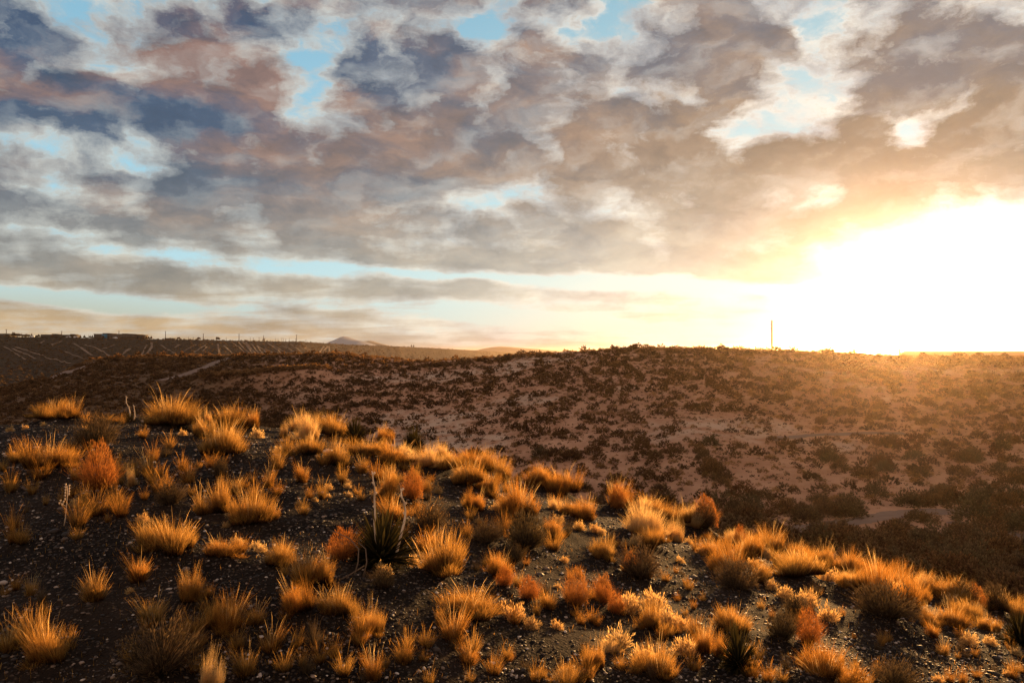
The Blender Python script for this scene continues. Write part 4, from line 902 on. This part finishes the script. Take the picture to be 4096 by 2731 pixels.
# ------------------------------------------------------------------ far hills, mesa top, poles, haze
def ridge_hill(name, pts, Y, depth, mat, foot=None):
    """a hill of real thickness: crest rows measured along compass directions, set Y metres away"""
    X0, X1 = pts[0][0], pts[-1][0]; n = 90; m = 25; V = []
    foot = PLAIN-1 if foot is None else foot
    for j in range(m):
        t = j/(m-1)*2-1; k = (1-t*t)**1.2
        for i in range(n):
            X = X0+(X1-X0)*i/(n-1); zc = (HY-np.interp(X, [p[0] for p in pts], [p[1] for p in pts]))/F*Y
            y = Y+t*depth; x = Y*(X-512)/F+t*depth*.1
            g = 1-.35*abs(float(perlin(np.array([x/(depth*.25)]), np.array([y/(depth*.5)]), 3)[0]))*(1-k)*2
            V.append((x, y, foot+(zc-foot)*k*g+0))
    idx = np.arange(n*m).reshape(m, n); f = np.stack([idx[:-1, :-1], idx[:-1, 1:], idx[1:, 1:], idx[1:, :-1]], -1).reshape(-1, 4)
    return tag(link(name, mesh_from(name, V, f, mat, True)), kind='structure')
def pole_thing(X, toprow, Y, r=.16, arms=1, label='', name='utility_pole', base=None, mat='pole', group=None, ang=.3, rt=None):
    x = Y*(X-512)/F; zt = (HY-toprow)/F*Y; zb = float(ground(np.array([x]), np.array([float(Y)]), False)[0]) if base is None else base
    root = link(name, None, None, (x, Y, zb)); tag(root, label, 'pole' if name == 'utility_pole' else 'mast', group)
    h = zt-zb; p = link('pole' if name == 'utility_pole' else 'shaft', solid('pole', [tube([(0,0,-.3),(0,0,h*.5),(0,0,h)], r, rt or r*.6, 8)], MATS[mat]), root)
    for a in range(arms):
        z = h-.5-a*1.3; c, s = math.cos(ang), math.sin(ang)
        pc = [tube([(-1.2*c,-1.2*s,z),(0,.001,z),(1.2*c,1.2*s,z)], .07, .07, 5)]
        link('crossarm', solid('crossarm', pc, MATS[mat]), root)
        for e in (-1.1, -.6, .6, 1.1): link('insulator', solid('insulator', [tube([(e*c,e*s,z+.06),(e*c,e*s,z+.16),(e*c,e*s,z+.28)], .05, .04, 6)], MATS['steel']), root)
    return root
def far_tree(X, row_top, wpx, Y, label, conifer=False):
    x = Y*(X-512)/F; zb = float(ground(np.array([x]), np.array([float(Y)]), False)[0]); h = (HY-row_top+.8)/F*Y-zb; w = (wpx+.6)/F*Y
    root = link('pine_tree' if conifer else 'leafy_tree', None, None, (x, Y, zb)); tag(root, label, 'tree', 'trees along the mesa top')
    link('trunk', solid('trunk', [tube([(0,0,-.2),(.05,0,h*.35),(0,.05,h*.75)], h*.035, h*.012, 6)]+[tube([(0,0,h*.3),(s*w*.15,0,h*.45),(s*w*.3,.1,h*.6)], h*.015, h*.006, 5) for s in (-1, 1)], MATS['wood']), root)
    sd = int(X*7) % 97
    if conifer:
        r_ = np.random.default_rng(sd); b = bush_blades(500, 1, 1, sd, .3, .12, .3, .2); q = b[0]; zz = np.clip(q[:, 2], 0, 1.3)/1.3; k = (1-zz)*.9+.08
        V = np.stack([q[:, 0]*k*w*.5, q[:, 1]*k*w*.5, h*.12+zz*h*.9], 1)
    else:
        b = bush_blades(600, 1, 1, sd, .3, .13, .3, .45); V = b[0]*np.array([w*.5, w*.5, h*.6])+np.array([0, 0, h*.36])
    link('crown', mesh_from('crown', V, b[1], MATS['scrub'], False, dict(tip=b[2], vary=b[3])), root); return root
def building(X0, X1, row_top, Y, label, col, depth=18, win=0, extras=(), panel=None, step=None, name='building'):
    x0, x1 = Y*(X0-512)/F, Y*(X1-512)/F; xm = (x0+x1)/2; zb = float(np.min(ground(np.array([x0, xm, x1]), np.array([Y]*3, float), False)))-.2; h = (HY-row_top+.9)/F*Y-zb
    root = link(name, None, None, (xm, Y, zb)); tag(root, label, 'building', 'buildings along the mesa top'); w = (x1-x0)/2
    wm = plain_mat('rendered wall', col, .9, .12, .5); rf = plain_mat('roof sheet', tuple(c*.6 for c in col), .8, .1, .5); gl = plain_mat('dark window glass', (.03,.035,.04), .1, .1, 1, .6)
    link('wall', solid('wall', [boxp(-w, w, 0, depth, 0, h-.5)], wm), root)
    link('roof', solid('roof', [boxp(-w-.25, w+.25, -.25, depth+.25, h-.497, h-.1)], rf), root)
    for (a, b, rt) in extras:      # roof houses
        link('roof_house', solid('roof_house', [boxp(Y*(a-512)/F-xm, Y*(b-512)/F-xm, 3, depth-4, h-.097, (HY-rt+.9)/F*Y-zb)], wm), root)
    for i in range(win):
        c = -w+2*w*(i+.5)/win; link('window', solid('window', [boxp(c-.55, c+.55, -.06, .05, h*.32, h*.62)], gl), root)
    link('door', solid('door', [boxp(w*.3, w*.3+1.3, -.05, .05, .0, 2.2)], gl), root)
    if panel:
        a, b = [Y*(q-512)/F-xm for q in panel]; link('blue_wall_panel', solid('blue_wall_panel', [boxp(a, b, -1.2, -.003, 0, h-.4)], plain_mat('blue cladding', (.02,.13,.22), .6, .1, 1)), root)
    return root
def far_car(X, Y, label):
    x = Y*(X-512)/F; zb = float(ground(np.array([x]), np.array([float(Y)]), False)[0]); root = link('parked_car', None, None, (x, Y, zb), (0, 0, .1)); tag(root, label, 'car', 'vehicles parked on the mesa top')
    bm = bmesh.new(); prof = [(-2.3,.35),(-2.3,.95),(-1.5,1.05),(-.9,1.6),(1.0,1.62),(1.7,1.1),(2.3,.95),(2.35,.35)]
    vs = [[bm.verts.new((a, s*(.85 if b < 1.2 else .7), b)) for a, b in prof] for s in (-1, 1)]
    bm.faces.new(vs[0]); bm.faces.new(vs[1][::-1])
    for i in range(8): j = (i+1) % 8; bm.faces.new([vs[0][j], vs[0][i], vs[1][i], vs[1][j]])
    me = bpy.data.meshes.new('car_body'); bm.to_mesh(me); bm.free(); me.materials.append(plain_mat('white car paint', (.7,.7,.7), .3, .05, 1, .5)); link('body', me, root)
    tm = plain_mat('tyre rubber', (.02,.02,.02), .8, .1, 5)
    for a in (-1.45, 1.45):
        for s in (-1, 1): link('wheel', solid('wheel', [tube([(a, s*.7, .33), (a, s*.8, .33), (a, s*.9, .33)], .33, .33, 10)], tm), root)
    link('window', solid('window', [boxp(-.8, .95, -.80, -.775, 1.1, 1.45)], plain_mat('car glass', (.03,.03,.03), .1, .1, 1, .6)), root)
def build_far():
    hm = plain_mat('distant hill soil', (.34,.26,.18), .95, .25, .004); mm = plain_mat('distant mountain rock', (.36,.36,.37), .95, .2, .002)
    ridge_hill('far_mountain', [(316,350),(322,346.5),(330,343.5),(336,340),(340,338.5),(345,335.8),(350,337.5),(356,339.5),(364,341),(372,344),(384,349)], 1650, 180, mm)
    ridge_hill('far_hill', [(352,348),(357,343.5),(363,340.8),(371,340.3),(378,342.5),(388,345),(400,348.5)], 1950, 160, hm)
    ridge_hill('distant_hill', [(470,353),(476,350.5),(485,348.0),(493,346.6),(501,346.0),(512,346.6),(525,347.8),(540,348.8),(556,350.2),(575,352.5)], 5600, 600, hm)
    rim = lambda X: float(np.interp(X, [a for a, b in MESA_D], [b for a, b in MESA_D]))
    # poles
    L1 = [(6.2,329.5,'far left one'),(61.6,331.2,'above the dark low building'),(118.9,331.0,'rising behind the long building'),(165.5,331.3,'right of the last pine')]
    L2 = [(203.3,333.9,'left of the two round trees'),(239,334.1,'left of the pump derrick'),(296.6,334.8,'last tall one, right of the pump derrick')]
    for i, (X, r, s) in enumerate(L1+L2): pole_thing(X, r-.7, rim(X)+12, .42, 1, 'tall utility pole on the mesa edge, '+s, group='tall utility poles on the mesa edge')
    for X, t in [(17.6,333.4),(31.5,333.3),(46,334),(74.5,334),(78,334.5),(88.5,334.6),(188.5,336.8),(193.3,337),(226.2,337.2),(250.2,337.3),(253.3,337.6),(259.1,337.4),(275.7,338.0),(278,337.9),(281.8,338),(283.5,338.1),(285.7,338.7),(289.2,338.1),(295.5,338.5),(305.8,339.5)]:
        pole_thing(X, t-.4, rim(X)+90, .26, 1 if int(X) % 2 else 0, 'small thin lamp or wire pole far back on the mesa top', group='small distant poles on the mesa top')
    pole_thing(771.9, 319.8, 205, .24, 0, 'lone tall wooden pole on the hill crest against the bright sky', ang=.2, rt=.17)
    o = [q for q in sc.objects if q.name.startswith('utility_pole') and q.get('label', '').startswith('lone')][0]
    h = (HY-319.8)/F*205-o.location.z
    for k in range(5): link('insulator', solid('insulator', [tube([(.05*(-1)**k, 0, h-.45-.55*k), (.3*(-1)**k, 0, h-.42-.55*k), (.42*(-1)**k, 0, h-.36-.55*k)], .035, .05, 5)], MATS['steel']), o)
    pole_thing(899.8, 327.0, 262, .20, 0, 'thin faint mast in the glare at the right of the crest', 'radio_mast', mat='steel', rt=.07)
    m = [q for q in sc.objects if q.name == 'radio_mast'][0]; link('base_box', solid('base_box', [boxp(-.25, .25, -.2, .2, 0, 1.6)], MATS['steel']), m)
    pole_thing(463.6, 353.4, 1500, .3, 1, 'distant pole on the golden plain in the saddle of the hill')
    # pump jack
    Y = rim(264)+15; x = Y*(263.6-512)/F; zb = float(ground(np.array([x]), np.array([Y]), False)[0]); s = Y/F
    root = link('oil_derrick', None, None, (x, Y, zb)); tag(root, 'small steel derrick with a raised arm on the mesa edge', 'derrick'); B = lambda P, r: tube(P, r, r, 5)
    link('frame', solid('frame', [B([(a*s, 0, 0), (a*s*.6, 0, 1.8*s), (a*s*.3, 0, 3.4*s)], .22) for a in (-1.3, 1.3)]+[B([(-1.2*s, 0, .9*s), (0, 0, 1.1*s), (1.1*s, 0, .9*s)], .18), B([(-.7*s, 0, 2*s), (0, 0, 2.1*s), (.7*s, 0, 2*s)], .18)], MATS['wood']), root)
    link('mast', solid('mast', [B([(-.1*s, 0, 3*s), (-.1*s, 0, 4.5*s), (-.1*s, 0, 6*s)], .3)], MATS['wood']), root)
    link('machine_house', solid('machine_house', [boxp(-.6*s, .5*s, -1, 1, 1.2*s, 2.4*s)], MATS['wood']), root)
    link('arm', solid('arm', [B([(.4*s, 0, 2*s), (1.1*s, 0, 1.9*s), (1.7*s, 0, 3.1*s)], .3)], MATS['wood']), root)
    link('tank', solid('tank', [tube([(3.2*s, 0, 0), (3.2*s, 0, .4*s), (3.2*s, 0, .8*s)], .45*s, .35*s, 10)], MATS['wood']), root)
    # buildings (second row behind the rim)
    c = (.06,.048,.04)
    building(-6, 5.6, 333.9, rim(2)+20, 'low dark building cut by the left edge of the mesa top', c, win=4)
    building(40.6, 54.6, 334.8, rim(47)+22, 'low dark building between two groups of trees', c, win=5, extras=[(50,54,334.2)])
    building(60, 71.5, 335.0, rim(65)+30, 'small low building left of the long one', c, win=4, extras=[(68.5,71.2,334.4)])
    building(93.7, 132, 334.2, rim(112)+22, 'long low institutional building with a blue wall', (.075,.055,.042), 26, 14, [(101,107,333.5),(120.5,124.5,333.9)], (102.3,107.5))
    building(132.4, 135.2, 334.5, rim(134)+20, 'narrow block at the right end of the long building', c, 10, 1)
    building(136.3, 143, 335.1, rim(140)+20, 'small brown block beside the pines', c, 12, 2)
    building(164.5, 172.5, 338.4, rim(168)+10, 'very low shed on the mesa edge', c, 8, 1)
    wc = (.66,.68,.70)
    for a, b, t, lab in ((454.7,467.2,351.6,'distant white warehouse on the plain, the upper left one'),(469.2,488,353.1,'distant long white warehouse on the plain, the lower right one'),(469,476.8,351.9,'distant dark shed between the white warehouses')):
        Y = 3300 if 'dark' not in lab else 3450; o = building(a, b, t, Y, lab, wc if 'white' in lab else (.05,.03,.025), 60, 3); o['group'] = 'warehouses on the plain'
    for i, (X, rt, w, con, s) in enumerate([(8.6,335.3,1.6,1,'shrub-like pine right of the far left pole'),(14.2,333.4,5,0,'wide leafless-looking tree near the left end'),(19.5,334.2,5,0,'round tree right of the wide left one'),(26.5,334.8,6,0,'low broad tree in the left group'),(31.6,333.8,2.8,1,'pointed tree in the left group'),(36.2,335.0,2.4,1,'small tree before the low dark building'),(38.5,335.0,2.0,0,'little tree touching the low dark building'),
            (52,334.2,1.8,1,'pine in front of the low dark building'),(71.5,334.4,2.6,1,'dark pine beside the small low building'),(80.5,335.3,1.6,1,'left small pine between the buildings'),(84.3,335.1,2.6,1,'right small pine between the buildings'),(90,335.2,2.2,1,'pine left of the long building'),(92.3,334.9,1.8,1,'pine touching the long building'),(103,334.9,2.2,1,'pine in front of the blue wall'),(130.5,334.8,2.2,1,'pine at the right end of the long building'),
            (143.3,335.6,1.6,1,'pine right of the brown block'),(146.2,335.8,2.0,1,'first of the three last pines'),(148.6,335.9,2.0,1,'second of the three last pines'),(151.2,335.8,2.2,1,'third of the three last pines'),(178.5,337.6,2.6,0,'low round tree left of the tall pole'),(198.8,337.8,2.8,0,'low tree right of the small poles'),(217,337.6,1.8,0,'left one of two round trees on the mesa edge'),(218.9,338.0,1.8,0,'right one of two round trees on the mesa edge'),(411.4,344.2,.8,1,'left tiny tree on the far mesa rim'),(413.6,344.6,.8,1,'right tiny tree on the far mesa rim')]):
        far_tree(X, rt, w, rim(X)+(14 if 'front' in s else 17), s if len(s.split()) > 3 else s+' on the mesa', bool(con))
    for X, s in ((32,'white car parked in the left tree group'),(68.5,'white car parked by the small low building'),(75.5,'white van-like car parked between the buildings'),(115,'white car parked before the long building')): far_car(X, rim(X)+6, s)
def build_haze(dens=6e-5, aniso=.895, top=30):
    bm = bmesh.new(); bmesh.ops.create_cube(bm, size=1)
    for v in bm.verts: v.co = Vector((v.co.x*30400, v.co.y*30400, top if v.co.z > 0 else -40))
    me = bpy.data.meshes.new('haze'); bm.to_mesh(me); bm.free(); m, n, out = material('evening haze')
    p = n.new('ShaderNodeVolumePrincipled'); p.inputs['Color'].default_value = (1.0,.76,.52,1); p.inputs['Density'].default_value = dens; p.inputs['Anisotropy'].default_value = aniso
    n.nt.links.new(p.outputs[0], out.inputs['Volume']); me.materials.append(m)
    o = link('haze', me); tag(o, kind='stuff'); o['label'] = 'thin warm evening haze in the air over the desert'; o['category'] = 'haze'
# ------------------------------------------------------------------ put it together
build_world(); build_camera()
sc.view_settings.view_transform = 'Standard'; sc.view_settings.look = 'None'; sc.view_settings.exposure = 1.2; sc.view_settings.gamma = 1
build_mats(); build_protos(); norm_protos()
plan_roads(); build_fore(); build_yuccas(); build_ground(); build_roads(); build_small(); build_gravel(); build_scrub(); build_far(); build_haze()
_l = bpy.data.lights.new('sun', 'SUN'); _l.energy = 5; _l.color = (1, .54, .195); _l.angle = R(.5)
_o = link('sun', _l); _o.rotation_euler = (-SUN).to_track_quat('-Z', 'Y').to_euler()
